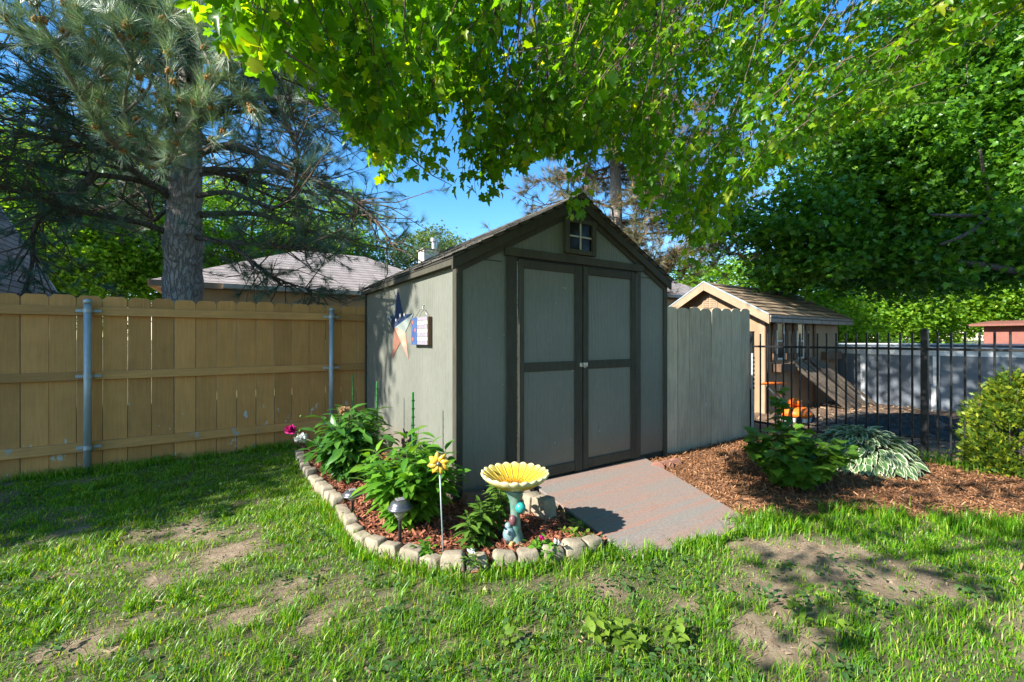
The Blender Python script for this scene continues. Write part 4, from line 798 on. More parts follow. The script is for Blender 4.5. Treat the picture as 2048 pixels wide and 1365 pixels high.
ground_leaves('lawn_weeds', 'low broad-leaved weeds scattered through the lawn', 2600, (-2.5, 4.5, 0.5, 6.2), 0.035, M['clover'], lance(0.3))
V, F = scatter(*T_CHIP, np.stack([x := rng.uniform(-2, 5, 900), y := rng.uniform(0.3, 5, 900), gz(x, y) + 0.015], -1), np.stack([*rng.normal(size=(2, 900)), rng.normal(size=900) * .2], -1), rvec(900) + [0, 0, 2], rng.uniform(0.015, 0.05, 900))
tag(mesh_np('lawn_litter', V, F, M['litter']), 'dead leaf scraps and twigs lying on the lawn', 'leaf litter', kind='stuff')

# dry straw and thatch lying flat, thickest on the worn patches
n = 26000; x = rng.uniform(-3, 6, n); y = rng.uniform(-1, 5.5, n); b = bareness(x, y); k = rng.random(n) < .25 + b; ok = k.copy()
for p_ in POLYS: ok &= ~inpoly(x, y, p_)
ok &= ~((x > SX) & (y > SY)) & (x * FX + y * FY > .8); x, y = x[ok], y[ok]; n = len(x); a = rng.uniform(0, 6.283, n)
V, F = scatter(np.array([(0, -.035, 0), (1, 0, .03), (0, .035, 0)]), np.array([(0, 1, 2)]), np.stack([x, y, gz(x, y) + rng.uniform(0, .012, n)], -1), np.stack([np.cos(a), np.sin(a), rng.normal(size=n) * .12], -1), np.tile([0, 0, 1.], (n, 1)) + rng.normal(size=(n, 3)) * .3, rng.uniform(.02, .07, n))
M['straw'] = leafmat('straw', [(0, (.12, .08, .045)), (.6, (.27, .2, .11)), (1, (.42, .34, .2))], .15, .8, (1, 1, 1))
tag(mesh_np('dry_thatch', V, F, M['straw']), 'dry straw-coloured thatch lying on the worn lawn', 'thatch', kind='stuff')
n = 9000; x = rng.uniform(-3, 6, n); y = rng.uniform(-1, 5, n); ok = bareness(x, y) > .35
for p_ in POLYS: ok &= ~inpoly(x, y, p_)
ok &= ~((x > SX) & (y > SY)); x, y = x[ok], y[ok]; n = len(x)
T_CRUMB = (np.array([(1, 0, 0), (-1, 0, 0), (0, 1, 0), (0, -1, 0), (0, 0, .8), (0, 0, -.8)], float), np.array([(0, 2, 4), (2, 1, 4), (1, 3, 4), (3, 0, 4)]))
V, F = scatter(*T_CRUMB, np.stack([x, y, gz(x, y) + .002], -1), rvec(n), rvec(n), rng.uniform(.003, .011, n) ** 1.0)
M['crumb'] = leafmat('soil_crumb', [(0, (.10, .065, .042)), (1, (.33, .24, .16))], 0, .95, (1, 1, 1), .1)
tag(mesh_np('soil_crumbs', V, F, M['crumb']), 'crumbs of dry soil on the bare lawn patches', 'soil', kind='stuff')
# ------------------------------------------------------------------ plants
def plant(name, label, cat, base, group=None): return empty(name, base, label, cat, group)
def stems_leaves(root, base, R_, Hh, nst, leaf, tpl, nleaf, size, matl, splay=0.6, droop=0.5, leafname='foliage', stemname='stem', start=0.3, stemr=0.004, upbias=0.2, stemmat=None):
    sb = MB(); pos = []; dr = []; sz = []
    bx, by, bz = base; tips = []
    for i in range(nst):
        a = random.uniform(0, 2 * math.pi); rr = R_ * math.sqrt(random.random()) ; h = Hh * random.uniform(0.6, 1.0) * (1 - 0.35 * (rr / R_) ** 2)
        b0 = Vector((bx + 0.2 * rr * math.cos(a), by + 0.2 * rr * math.sin(a), bz)); b3 = Vector((bx + rr * math.cos(a), by + rr * math.sin(a), bz + h))
        bm = Vector((bx + splay * rr * math.cos(a), by + splay * rr * math.sin(a), bz + h * 0.6)); cur = [b0, b0.lerp(bm, .5), bm, bm.lerp(b3, .5), b3]
        sb.tube(cur, [stemr, stemr, stemr * .8, stemr * .6, stemr * .4], 5); tips.append(b3)
        for j in range(nleaf):
            s_ = start + (1 - start) * (j + random.random() * .6) / nleaf; s_ = min(s_, 1); q = s_ * 4; k = min(int(q), 3); pt = cur[k].lerp(cur[k + 1], q - k)
            aa = j * 2.4 + i + random.uniform(-.4, .4); od = Vector((math.cos(aa), math.sin(aa), 0)) * 1.0 + Vector((math.cos(a), math.sin(a), 0)) * 0.5
            od.z = upbias + random.uniform(-droop, droop) + (0.5 if s_ > .9 else 0)
            pos.append(tuple(pt)); dr.append(tuple(od)); sz.append(size * random.uniform(0.65, 1.15))
    sb.build(stemname, stemmat or M['stem'], root, smooth=True)
    V, F = scatter(*tpl, np.array(pos), np.array(dr), np.tile([0, 0, 1.0], (len(pos), 1)) + rng.normal(size=(len(pos), 3)) * .25, np.array(sz))
    mesh_np(leafname, V, F, matl, root); return tips
def petals(root, c, r, n, matl, name='flower', flat=0.6, tilt=(0, 0, 1)):
    d = rvec(n); d[:, 2] = np.abs(d[:, 2]) * flat; V, F = scatter(*lance(0.42, -0.2, 0.5), np.tile(c, (n, 1)) + rng.normal(size=(n, 3)) * r * .12, d, rvec(n), rng.uniform(.6, 1, n) * r)
    return mesh_np(name, V, F, matl, root)
T_L = lance(0.2, 0.35, 0.3)
gx, gy, _ = G(678, 985)
pe = plant('peony_bush', 'dark green peony bush with one white and one magenta bloom, nearest the mustard fence', 'peony', (gx + .15, gy + .25, 0.03))
base = (gx + 0.17, gy + 0.22, 0.04)
stems_leaves(pe, base, 0.42, 0.76, 60, None, T_L, 17, 0.15, M['peony_d'], droop=0.5, upbias=-0.05, start=.15)
for (u, v, dd, mt, r) in ((601, 880, 4.15, M['whitepetal'], .062), (582, 862, 4.4, M['magenta'], .062), (689, 824, 4.15, M['fadedpetal'], .06)):
    c = P(u, v, dd); petals(pe, c, r, 90, mt, flat=1.0); MB().tube([(base[0] + (c[0] - base[0]) * .3, base[1] + (c[1] - base[1]) * .3, .3), (c[0], c[1], c[2] - 0.02)], 0.004, 5).build('flower_stalk', M['stem'], pe)
for (u, v, dd) in ((602, 833, 4.2), (600, 862, 4.1), (595, 920, 3.9)): MB().ball(P(u, v, dd), 0.014, 8).build('bud', M['lily'], pe, smooth=True)
gx, gy, _ = G(800, 1080)
pe2 = plant('peony_bush', 'bright green leafy peony bush without flowers beside the shed corner, behind the nearer solar light', 'peony', (gx, gy, 0.03))
stems_leaves(pe2, (gx + .10, gy + .12, 0.04), 0.37, 0.76, 70, None, T_L, 16, 0.135, M['peony_b'], droop=0.5, upbias=0.15, start=.12)
def lily(u, v, h, n, label, r=0.05):
    x_, y_, _ = G(u, v); root = plant('lily_plant', label, 'lily', (x_, y_, .03)); 
    for i in range(n):
        a = random.uniform(0, 6.28); bx_, by_ = x_ + r * math.cos(a) * random.random(), y_ + r * math.sin(a) * random.random(); hh = h * random.uniform(.75, 1); tx, ty = bx_ + random.uniform(-.06, .06), by_ + random.uniform(-.05, .05)
        MB().tube([(bx_, by_, 0.02), ((bx_ + tx) / 2, (by_ + ty) / 2, hh * .5), (tx, ty, hh)], [.005, .004, .003], 5).build('stem', M['stem'], root)
        m_ = 34; s = np.linspace(0.12, 1, m_); aa = np.arange(m_) * 2.4; up = 0.25 + 1.2 * np.clip(s - .75, 0, 1) * 3
        pos = np.stack([bx_ + (tx - bx_) * s, by_ + (ty - by_) * s, 0.02 + (hh - .02) * s], -1); d = np.stack([np.cos(aa), np.sin(aa), up], -1)
        V, F = scatter(*lance(0.17, 0.45, 0.3), pos, d, np.tile([0, 0, 1.], (m_, 1)), np.where(s > .85, .06, .105) * rng.uniform(.8, 1.15, m_)); mesh_np('foliage', V, F, M['lily'], root)
    return root
lily(952, 1108, 0.35, 5, 'clump of short lily stems left of the birdbath in the mulch', .10)
lily(996, 1085, 0.47, 3, 'tall pale green lily stem right beside the birdbath pedestal', .03)
def sprig(u, v, label, flower=None, n=9, s=.05, mt='peony_b', name='bedding_plant'):
    x_, y_, _ = G(u, v, .04); root = plant(name, label, 'bedding plant', (x_, y_, .04))
    stems_leaves(root, (x_, y_, .03), 0.075, 0.11, n, None, lance(.28), 6, s, M[mt], droop=.3, stemr=.002)
    if flower: petals(root, (x_ + .01, y_ - .03, .135), .026, 26, M[flower], flat=.8)
sprig(1075, 1105, 'small bedding plant with a single magenta flower right of the birdbath', 'magenta')
sprig(845, 1112, 'small flowerless seedling in the mulch beside the nearer solar light')
sprig(935, 1133, 'tiny white-flowered plant behind the border stones near the pinwheel stem', 'whitepetal', 6, .04, 'lily')
sprig(1105, 1112, 'dark low seedling with a white bloom between the birdbath and border stones', 'whitepetal', 6, .04)
sprig(1142, 1068, 'yellow-green weed sprouting at the ramp edge behind the border stones', None, 10, .04, 'weed')
sprig(1160, 1085, 'pale weed in the narrow corner between ramp and border stones', None, 8, .04, 'weed')
# light green broad-leaf weeds in the foreground lawn
def lawnweed(u, v, n, s, label):
    x_, y_, _ = G(u, v, .06); root = plant('lawn_weed', label, 'weed', (x_, y_, 0))
    stems_leaves(root, (x_, y_, 0.0), 0.09, 0.12, n, None, lance(.3, .2, .2), 5, s, M['weed'], droop=.25, stemr=.002, start=.4)
lawnweed(1205, 1255, 7, .052, 'bright yellow-green weed with broad leaves, left of the pair in the centre foreground lawn'); lawnweed(1265, 1272, 9, .055, 'largest bright broad-leaved weed, in the centre foreground lawn'); lawnweed(1335, 1262, 6, .048, 'bright broad-leaved weed just right of the largest one in the foreground lawn')
lawnweed(1030, 1285, 4, .045, 'lone pale weed at the bottom centre of the lawn'); lawnweed(1585, 1215, 4, .04, 'small yellow-green weed on the bare soil patch right of centre'); lawnweed(1680, 1250, 3, .04, 'small pale weed at the bare patch edge in the lower right lawn')

# variegated hosta
hx, hy, _ = G(1722, 935); ho = plant('hosta_clump', 'wide mound of green and white variegated hosta leaves in front of the iron fence', 'hosta', (hx, hy, .04))
m, t, p, o = nodes('variegated_leaf'); ua = N(t, 'ShaderNodeAttribute', attribute_name='edge')
c_ = ramp(t, ua.outputs['Fac'], [(0.35, (0.075, 0.16, 0.05)), (0.62, (0.13, 0.22, 0.08)), (0.7, (0.5, 0.55, 0.36)), (1, (0.6, 0.62, 0.45))]); t.links.new(c_, p.inputs['Base Color']); p.inputs['Roughness'].default_value = .4
tr = N(t, 'ShaderNodeBsdfTranslucent'); t.links.new(c_, tr.inputs[0]); ms = N(t, 'ShaderNodeMixShader'); ms.inputs[0].default_value = .25; t.links.new(p.outputs[0], ms.inputs[1]); t.links.new(tr.outputs[0], ms.inputs[2]); t.links.new(ms.outputs[0], o.inputs[0]); M['hosta'] = m
def hosta_tpl():
    st = [(0, .02), (.2, .8), (.45, 1), (.75, .7), (1, .02)]; V = []; E_ = []
    for x, k in st:
        for s_ in (-1, -.6, 0, .6, 1): V.append((x, s_ * k * .26, .3 * abs(s_) * k * .26 * 1.2 - .55 * x * x)); E_.append(1.0 if abs(s_) == 1 or x in (0, 1) else (0.2 if s_ == 0 else .45))
    F = []
    for i in range(4):
        for j in range(4): a = i * 5 + j; F += [(a, a + 5, a + 6), (a, a + 6, a + 1)]
    return np.array(V), np.array(F), np.array(E_)
hV, hF, hE = hosta_tpl(); nh = 950
a = rng.uniform(0, 2 * math.pi, nh); rr = np.sqrt(rng.random(nh)) ; el = np.stack([np.cos(a) * rr * .50, np.sin(a) * rr * .48, 0.05 + 0.31 * (1 - rr ** 2.2) + rng.uniform(-.05, .03, nh)], -1)
d = np.stack([np.cos(a), np.sin(a), 0.9 - 1.3 * rr + rng.normal(size=nh) * .25], -1)
V, F = scatter(hV, hF, el + [hx, hy, .04], d, np.tile([0, 0, 1.], (nh, 1)) + rng.normal(size=(nh, 3)) * .2, rng.uniform(.075, .135, nh))
hobj = mesh_np('foliage', V, F, M['hosta'], ho, smooth=True); at = hobj.data.attributes.new('edge', 'FLOAT', 'POINT'); at.data.foreach_set('value', np.tile(hE, nh).astype(np.float32))
# lobed-leaf shrub
sx_, sy_, _ = G(1592, 982); shb = plant('lobed_leaf_shrub', 'bright green shrub with large lobed leaves beside the hosta, one tall shoot', 'shrub', (sx_, sy_, .03))
stems_leaves(shb, (sx_, sy_, 0.03), 0.50, 0.62, 48, None, T_LOBED, 11, 0.115, M['shrubleaf'], droop=.35, upbias=-.1, start=.2, stemmat=M['twig'])
tx, ty, tz_ = P(1555, 795, 4.5); bx_, by_, _ = G(1575, 950)
sb = MB().tube([(bx_, by_, 0), ((bx_ + tx) / 2 + .03, (by_ + ty) / 2, tz_ * .5), (tx, ty, tz_)], [.008, .006, .003], 6).build('stem', M['twig'], shb)
ss_ = rng.uniform(.35, 1.05, 30); V, F = scatter(*T_LOBED, np.stack([bx_ + (tx - bx_) * ss_, by_ + (ty - by_) * ss_, tz_ * ss_], -1) + rng.normal(size=(30, 3)) * .02, np.concatenate([rng.normal(size=(30, 2)), rng.uniform(-.6, .2, (30, 1))], 1), np.tile([0, 0, 1.], (30, 1)) + rng.normal(size=(30, 3)) * .2, rng.uniform(.08, .13, 30)); mesh_np('shoot_foliage', V, F, M['shrubleaf'], shb)
# arborvitae
ax_, ay_, _ = G(2000, 968); arb = plant('arborvitae', 'golden green rounded arborvitae at the right edge in front of the iron fence', 'shrub', (ax_, ay_, 0))
ax_ += 0.36; ay_ -= .02
MB().tube([(ax_, ay_, -.02), (ax_, ay_, .7)], [.03, .015], 8).build('trunk', M['bark2'], arb)
lb = MB()
for i in range(26):
    a = random.uniform(0, 6.28); z_ = random.uniform(.05, .6); lb.tube([(ax_, ay_, z_), (ax_ + .2 * math.cos(a), ay_ + .2 * math.sin(a), z_ + .18), (ax_ + .28 * math.cos(a), ay_ + .28 * math.sin(a), z_ + .4)], [.008, .005, .003], 4)
lb.build('branches', M['twig'], arb)
T_SPRAY = (np.array([(0, 0, 0), (.3, .1, 0), (.55, .34, .02), (.5, .1, 0), (.8, .2, .02), (.75, .05, 0), (1.05, 0, 0), (.75, -.05, 0), (.8, -.2, .02), (.5, -.1, 0), (.55, -.34, .02), (.3, -.1, 0)], float), np.array([(0, 1, 11), (1, 2, 3), (3, 4, 5), (5, 6, 7), (1, 3, 11), (3, 9, 11), (3, 5, 9), (5, 7, 9), (7, 8, 9), (9, 10, 11)]))
ncl = 230; cc = rvec(ncl); cc[:, 2] = cc[:, 2] * .5 + .5; rad = rng.uniform(.68, 1.08, ncl)
prof = lambda z: 0.34 * np.sin(np.pi * np.clip(z, 0.0, 1) ** 0.62 * .97 + .12) ** .6
zc = rng.uniform(0.02, 1, ncl); ac = rng.uniform(0, 6.283, ncl); rc = np.nan_to_num(prof(zc)) * rad
C = np.stack([ax_ + rc * np.cos(ac), ay_ + rc * np.sin(ac), .04 + zc * 0.93], -1); per = 75
pos = np.repeat(C, per, 0) + rng.normal(size=(ncl * per, 3)) * [.03, .03, .05]; outd = np.stack([np.cos(ac), np.sin(ac), np.full(ncl, 1.0)], -1)
d = np.repeat(outd, per, 0) + rng.normal(size=(ncl * per, 3)) * .5; V, F = scatter(*T_SPRAY, pos, d, rvec(ncl * per), rng.uniform(.03, .07, ncl * per)); mesh_np('foliage', V, F, M['arbor'], arb)
# dandelion/ivy row along the picket foot and at the mulch rim
sprigs = [(1665, 905, 'small grass-like plant between the shrub and hosta')]

# ------------------------------------------------------------------ garden ornaments
bxx, byy, _ = G(1030, 1098)
bb = empty('birdbath', (bxx, byy, 0), 'sunflower-shaped yellow birdbath on a teal pedestal moulded with flowers', 'birdbath')
def bowl(r, z, a, i):
    pet = abs(math.sin(a * 11)); k = min(1, r / .22); sc = 1 + (0.05 * (pet - .6)) * (k ** 4); dz = 0.014 * (pet - .5) * k ** 3 if i < 9 else 0.008 * (pet - .5) * k ** 3
    return r * sc, z + dz
prof = [(.001, .405), (.05, .405), (.09, .412), (.12, .425), (.15, .446), (.18, .468), (.205, .486), (.218, .494), (.226, .492), (.224, .478), (.20, .452), (.16, .425), (.11, .40), (.06, .385), (.03, .38)]
m, t, p, o = nodes('sunflower_glaze'); tc = N(t, 'ShaderNodeTexCoord'); vl = N(t, 'ShaderNodeVectorMath', operation='LENGTH'); mp = N(t, 'ShaderNodeMapping'); mp.inputs['Scale'].default_value = (1, 1, 0); t.links.new(tc.outputs['Object'], mp.inputs[0]); t.links.new(mp.outputs[0], vl.inputs[0])
nz = noise(t, tc.outputs['Object'], 45, 5, .7); ad = N(t, 'ShaderNodeMath', operation='MULTIPLY_ADD', i1=.05, i2=-.025); t.links.new(nz, ad.inputs[0]); a2 = N(t, 'ShaderNodeMath', operation='ADD'); t.links.new(vl.outputs['Value'], a2.inputs[0]); t.links.new(ad.outputs[0], a2.inputs[1])
col = ramp(t, a2.outputs[0], [(.04, (.14, .05, .012)), (.075, (.42, .19, .015)), (.11, (.50, .28, .015)), (.17, (.52, .36, .025)), (.20, (.52, .42, .10)), (.222, (.55, .50, .28))])
sp_ = noise(t, tc.outputs['Object'], 70, 4, .7); col = mix(t, ramp(t, sp_, [(.62, 0), (.66, 1)]), col, (.1, .05, .02)) if False else col
t.links.new(col, p.inputs['Base Color']); p.inputs['Roughness'].default_value = .35; bump(t, nz, p, .4, .004); M['sunflower'] = m
w = MB().lathe(prof, (bxx, byy, 0.02), 132, bowl).build('bowl', m, bb, smooth=True)
rbm = MB()
for k in range(22):                       # raised ridges between the petals
    a = math.pi * k / 11; rbm.tube([(bxx + r * math.cos(a), byy + r * math.sin(a), z + .021) for r, z in ((.10, .416), (.14, .44), (.18, .469), (.21, .490))], [.002, .003, .004, .003], 5)
rbm.build('petal_ridge', simple('cream_glaze', (.48, .38, .10), (.4, .28, .05), rough=.4), w, smooth=True)
sd = rng.uniform(0, 1, 160); sa = rng.uniform(0, 6.283, 160); V, F = scatter(*T_CHIP, np.stack([bxx + .095 * np.sqrt(sd) * np.cos(sa), byy + .095 * np.sqrt(sd) * np.sin(sa), .434 + .02 * sd ** 3 + 0 * sd], -1), np.stack([np.cos(sa * 7), np.sin(sa * 7), 0 * sa], -1), np.tile([0, 0, 1.], (160, 1)), rng.uniform(.008, .02, 160)); mesh_np('seed_debris', V, F, simple('dark_debris', (.07, .04, .02), rough=.8, bs=0), w)
teal = simple('teal_glaze', (.07, .17, .13), (.18, .25, .20), rough=.4, scale=14, bs=.3); teal2 = simple('turquoise_glaze', (.03, .33, .29), (.015, .2, .19), rough=.3, scale=22, bs=.1)
def ped(r, z, a, i): return r * (1 + .12 * math.sin(3 * a + z * 18)), z
MB().lathe([(.085, 0), (.09, .03), (.06, .07), (.04, .12), (.032, .2), (.03, .27), (.036, .33), (.055, .375), (.075, .395), (.05, .402)], (bxx, byy, .0), 24, ped).build('pedestal', teal, bb, smooth=True)
TO = Vector((-FX, -FY, 0))
def onped(side, z, out): return Vector((bxx, byy, z)) + Vector((RX, RY, 0)) * side + TO * out
c = onped(.035, .285, .02); f_ = MB(); f_.ball(c, (.036, .036, .038), 14, .04); f_.build('moulded_flower', teal2, bb, smooth=True)
lf = MB(); lf.tube([c + Vector((0, 0, .035)), c + TO * .035 + Vector((0, 0, .0)), c + Vector((0, 0, -.035))], .004, 5).build('petal_seam', teal, bb)
c = onped(-.015, .205, .028); MB().lathe([(.012, -.035), (.026, -.02), (.024, .01), (.012, .03), (.001, .034)], tuple(c), 10).build('moulded_bud', simple('maroon_glaze', (.16, .06, .07), rough=.4), bb, smooth=True)
MB().ball(onped(-.04, .11, .03), (.042, .04, .06), 14, .03).ball(onped(-.045, .165, .03), (.024, .024, .026), 12).build('moulded_leaves', simple('slate_glaze', (.12, .2, .24), (.2, .3, .28), rough=.35), bb, smooth=True)
for s_, z_, cc_, r_ in ((-.05, .145, (.75, .78, .8), .014), (-.02, .06, (.55, .34, .1), .026), (.045, .05, (.3, .22, .08), .022), (.02, .03, (.6, .4, .2), .02)): MB().ball(onped(s_, z_, .075), (r_, r_ * .6, r_), 10, .1).build('moulded_blossom', simple('blossom_glaze', cc_, rough=.4, bs=0), bb, smooth=True)
# solar lights
def solar(u, v, top, label):
    x_, y_, _ = G(u, v); s_ = empty('solar_light', (x_, y_, 0), label, 'garden light', 'solar lights in the flower bed'); k = top / .36; Z = lambda q: q * k
    MB().lathe([(.011, -.03), (.011, Z(.22)), (.018, Z(.225)), (.018, Z(.235))], (x_, y_, 0), 12).build('stake', M['dark_metal'], s_, smooth=True)
    m_, t_, p_, o_ = nodes('frosted_lens'); p_.inputs['Base Color'].default_value = (.62, .6, .5, 1); p_.inputs['Roughness'].default_value = .15; p_.inputs['Transmission Weight'].default_value = .6
    MB().lathe([(.018, Z(.232)), (.036, Z(.262)), (.046, Z(.298)), (.046, Z(.3))], (x_, y_, 0), 24, lambda r, z, a, i: (r * (1 + .05 * math.cos(a * 12)), z)).build('lens', m_, s_, smooth=True)
    cp = MB().lathe([(.05, Z(.298)), (.079, Z(.297)), (.082, Z(.303)), (.074, Z(.313)), (.066, Z(.318)), (.064, Z(.328)), (.055, Z(.342)), (.04, Z(.352)), (.036, Z(.3535)), (.001, Z(.355))], (x_, y_, 0), 36).build('cap', M['dark_metal'], s_, smooth=True)
    q = .026; MB().box((x_ - q, y_ - q, Z(.3545)), (x_ + q, y_ + q, Z(.3545) + .006)).build('solar_panel', simple('solar_cell', (.16, .15, .2), (.3, .28, .24), rough=.15, scale=90, bs=0), cp, bevel=.002)
solar(800, 1108, .36, 'nearer solar garden light with grey metal cap, in front of the bright peony')
solar(705, 1040, .235, 'farther solar garden light half hidden between the two peony bushes')
# pinwheel flower on a stake
x_, y_, _ = G(888, 1128); tx, ty, tz_ = P(878, 927, 2.68)
pw = empty('flower_pinwheel', (x_, y_, 0), 'yellow metal flower pinwheel on a thin steel rod in the flower bed', 'garden stake')
MB().tube([(x_, y_, -.02), ((x_ + tx) / 2, (y_ + ty) / 2, tz_ * .5), (tx - TO.x * .012, ty - TO.y * .012, tz_)], .0045, 6).build('rod', M['galv'], pw, smooth=True)
fr = MB(); T3 = Vector((RX, RY, 0)); Z3 = Vector((0, 0, 1)); c = Vector((tx, ty, tz_))
for k in range(8):
    a = 2 * math.pi * k / 8 + .2; d_ = T3 * math.cos(a) + Z3 * math.sin(a); n_ = T3 * -math.sin(a) + Z3 * math.cos(a); L = .072
    V = []
    for (u_, w_) in ((.1, .08), (.4, .27), (.7, .2), (1.0, 0.02)):
        for s_ in (-1, 0, 1): V.append(c + d_ * L * u_ + n_ * L * w_ * s_ * 1.1 + TO * (.006 + .012 * u_ * (1 - u_) * 3 - .008 * abs(s_) + .008 * s_))
    fr = MB(); fr.add(V, [(i * 3 + j, i * 3 + j + 1, i * 3 + j + 4, i * 3 + j + 3) for i in range(3) for j in range(2)]); o = fr.build('petal', M['yellowpetal'], pw, smooth=True); so = o.modifiers.new('s', 'SOLIDIFY'); so.thickness = .0015
MB().ball(c + TO * .016, (.015, .015, .015), 12).build('hub', M['dark_metal'], pw, smooth=True)
MB().tube([c + TO * .03, c - TO * .02], .003, 6).build('axle', M['steel'], pw)
# plant stakes by the shed wall
for (sx2, sy2, lab) in ((1.282, 3.56, 'green plastic plant stake nearest the front corner of the shed'), (1.267, 4.61, 'green plastic plant stake in the middle, under the star ornament'), (1.27, 5.73, 'pale green plant stake farthest back, near the fence')):
    s_ = empty('plant_stake', (sx2, sy2, 0), lab, 'plant stake', 'plant stakes along the shed wall')
    MB().box((sx2 - .009, sy2 - .009, 0), (sx2 + .009, sy2 + .009, .95)).build('shaft', M['green_plastic'], s_, bevel=.003)
    b = MB(); [b.box((sx2 - .014, sy2 - .012, z), (sx2 + .014, sy2 - .0095, z + .012)) for z in np.arange(.1, .94, .07)]; b.build('ridge', M['green_plastic'], s_)
# ------------------------------------------------------------------ trees
def curve(pts, n=8):                      # smooth polyline through a few points
    pts = [np.array(p, float) for p in pts]; out = []
    for i in range(len(pts) - 1):
        p0 = pts[max(i - 1, 0)]; p1 = pts[i]; p2 = pts[i + 1]; p3 = pts[min(i + 2, len(pts) - 1)]
        for k in range(n):
            t_ = k / n; out.append(.5 * (2 * p1 + (p2 - p0) * t_ + (2 * p0 - 5 * p1 + 4 * p2 - p3) * t_ ** 2 + (-p0 + 3 * p1 - 3 * p2 + p3) * t_ ** 3))
    out.append(pts[-1]); return out
def leafy_tree(name, label, base, trunk_r, fork, blobs, nclump, per, lsize, matl, sigma=.35, nl=10, group=None, tpl=T_DIAM, shell=.45, bark='bark2', lean=(0, 0), flat=.6):
    r = empty(name, (base[0], base[1], 0), label, 'tree', group); bx_, by_ = base
    blobs = np.array(blobs, float); wt = blobs[:, 3] * blobs[:, 4] * blobs[:, 5]; wt /= wt.sum()
    bi = rng.choice(len(blobs), nclump, p=wt); dd = rvec(nclump); rr = rng.uniform(shell, 1.0, nclump)[:, None]
    C = blobs[bi, :3] + dd * blobs[bi, 3:6] * rr
    hub = np.array([bx_ + lean[0], by_ + lean[1], fork]); topz = C[:, 2].max()
    MB().tube(curve([(bx_, by_, -.1), (bx_ + lean[0] * .4, by_ + lean[1] * .4, fork * .5), tuple(hub), (hub[0] + lean[0] * .3, hub[1] + lean[1] * .3, fork + (topz - fork) * .6)], 5), list(np.linspace(trunk_r * 1.15, trunk_r * .25, 16)), 10, .05).build('trunk', M[bark], r, smooth=True)
    sel = rng.choice(nclump, min(nl, nclump), replace=False); twb = MB()
    for s_ in sel:
        c = C[s_]; z0 = rng.uniform(fork * .85, fork + (topz - fork) * .35); st = np.array([hub[0], hub[1], z0]); midp = st * .45 + c * .55 + [0, 0, .3 + rng.uniform(-.2, .4)]
        MB().tube(curve([st, midp, c], 6), list(np.linspace(trunk_r * .38, trunk_r * .05, 13)), 7, .05).build('limb', M[bark], r, smooth=True)
        near = C[np.argsort(np.linalg.norm(C - c, axis=1))[1:7]]
        for q in near: twb.tube([midp * .4 + c * .6, (c + q) / 2 + [0, 0, .1], q], [trunk_r * .08, trunk_r * .05, trunk_r * .02], 4)
    if len(twb.v): twb.build('twigs', M['twig'], r)
    sg = np.array([1, 1, .55]) * sigma
    pos = np.repeat(C, per, 0) + rng.normal(size=(nclump * per, 3)) * sg; n = len(pos)
    d = rng.normal(size=(n, 3)) * [1, 1, .5] + [0, 0, -.3]; up = rng.normal(size=(n, 3)) * flat + [0, 0, 1]
    V, F = scatter(*tpl, pos, d, up, lsize * rng.uniform(.6, 1.25, n)); mesh_np('crown', V, F, matl, r); return r
# trees behind the fence on the left
def at_(u, d): r_ = ray(u); return (r_[0] * d, r_[1] * d)
GRP = 'leafy trees beyond the left fence'
for (u, d, zc, rx_, rz_, lab, mt, nc, ls) in (
    (40, 15.5, 6.0, 3.2, 3.6, 'bright leafy tree behind the gabled house at far left', 'bgleaf', 400, .17),
    (235, 18.0, 6.0, 3.3, 4.4, 'bright leafy tree between the gabled house and the pine trunk', 'bgleaf', 460, .18),
    (480, 23.0, 6.6, 3.6, 4.0, 'leafy tree rising behind the tan house, right of the pine trunk', 'bgleaf', 300, .2),
    (650, 25.0, 6.2, 3.4, 4.4, 'dense green tree behind the tan house roof, left of the blue sky gap', 'bgleaf', 380, .2),
    (855, 27.0, 5.6, 3.2, 2.9, 'pale green feathery tree behind the chimney', 'bgleaf2', 330, .17),
    (1400, 26.0, 4.0, 3.5, 3.0, 'green tree low behind the gap between the two sheds', 'bgleaf', 260, .2)):
    x_, y_ = at_(u, d); leafy_tree('leafy_tree', lab, (x_, y_), .22, 1.8, [(x_, y_, zc, rx_, rx_, rz_), (x_ + 1.2, y_ + .5, zc - 1, rx_ * .7, rx_ * .7, rz_ * .6), (x_ - 1.3, y_, zc - .6, rx_ * .7, rx_ * .7, rz_ * .7)], nc, 85, ls, M[mt], .38, 12, GRP)
# trees behind the pool on the right
GRP2 = 'leafy trees behind the pool'
for (u, d, zc, rx_, rz_, lab, nc) in (
    (1580, 22, 3.6, 2.6, 2.8, 'green tree directly behind the beige shed roof', 260), (1730, 23, 3.9, 3.0, 3.3, 'bright tree behind the left end of the pool', 340), (1870, 25, 4.6, 3.4, 3.6, 'bright tree behind the middle of the pool and the fence post', 400), (2020, 24, 5.0, 3.2, 3.4, 'bright tree above the red outbuilding at the right edge', 340), (2250, 20, 5.0, 4, 4.5, 'leafy tree at the far right beyond the frame edge', 200)):
    x_, y_ = at_(u, d); leafy_tree('leafy_tree', lab, (x_, y_), .2, 1.5, [(x_, y_, zc, rx_, rx_, rz_), (x_ + 1, y_ - 1.3, zc - 1.2, rx_ * .7, rx_ * .7, rz_ * .55), (x_ - 1, y_ + 1.3, zc - 1.4, rx_ * .8, rx_ * .8, rz_ * .5)], nc, 80, .2, M['bgleaf'], .42, 10, GRP2)
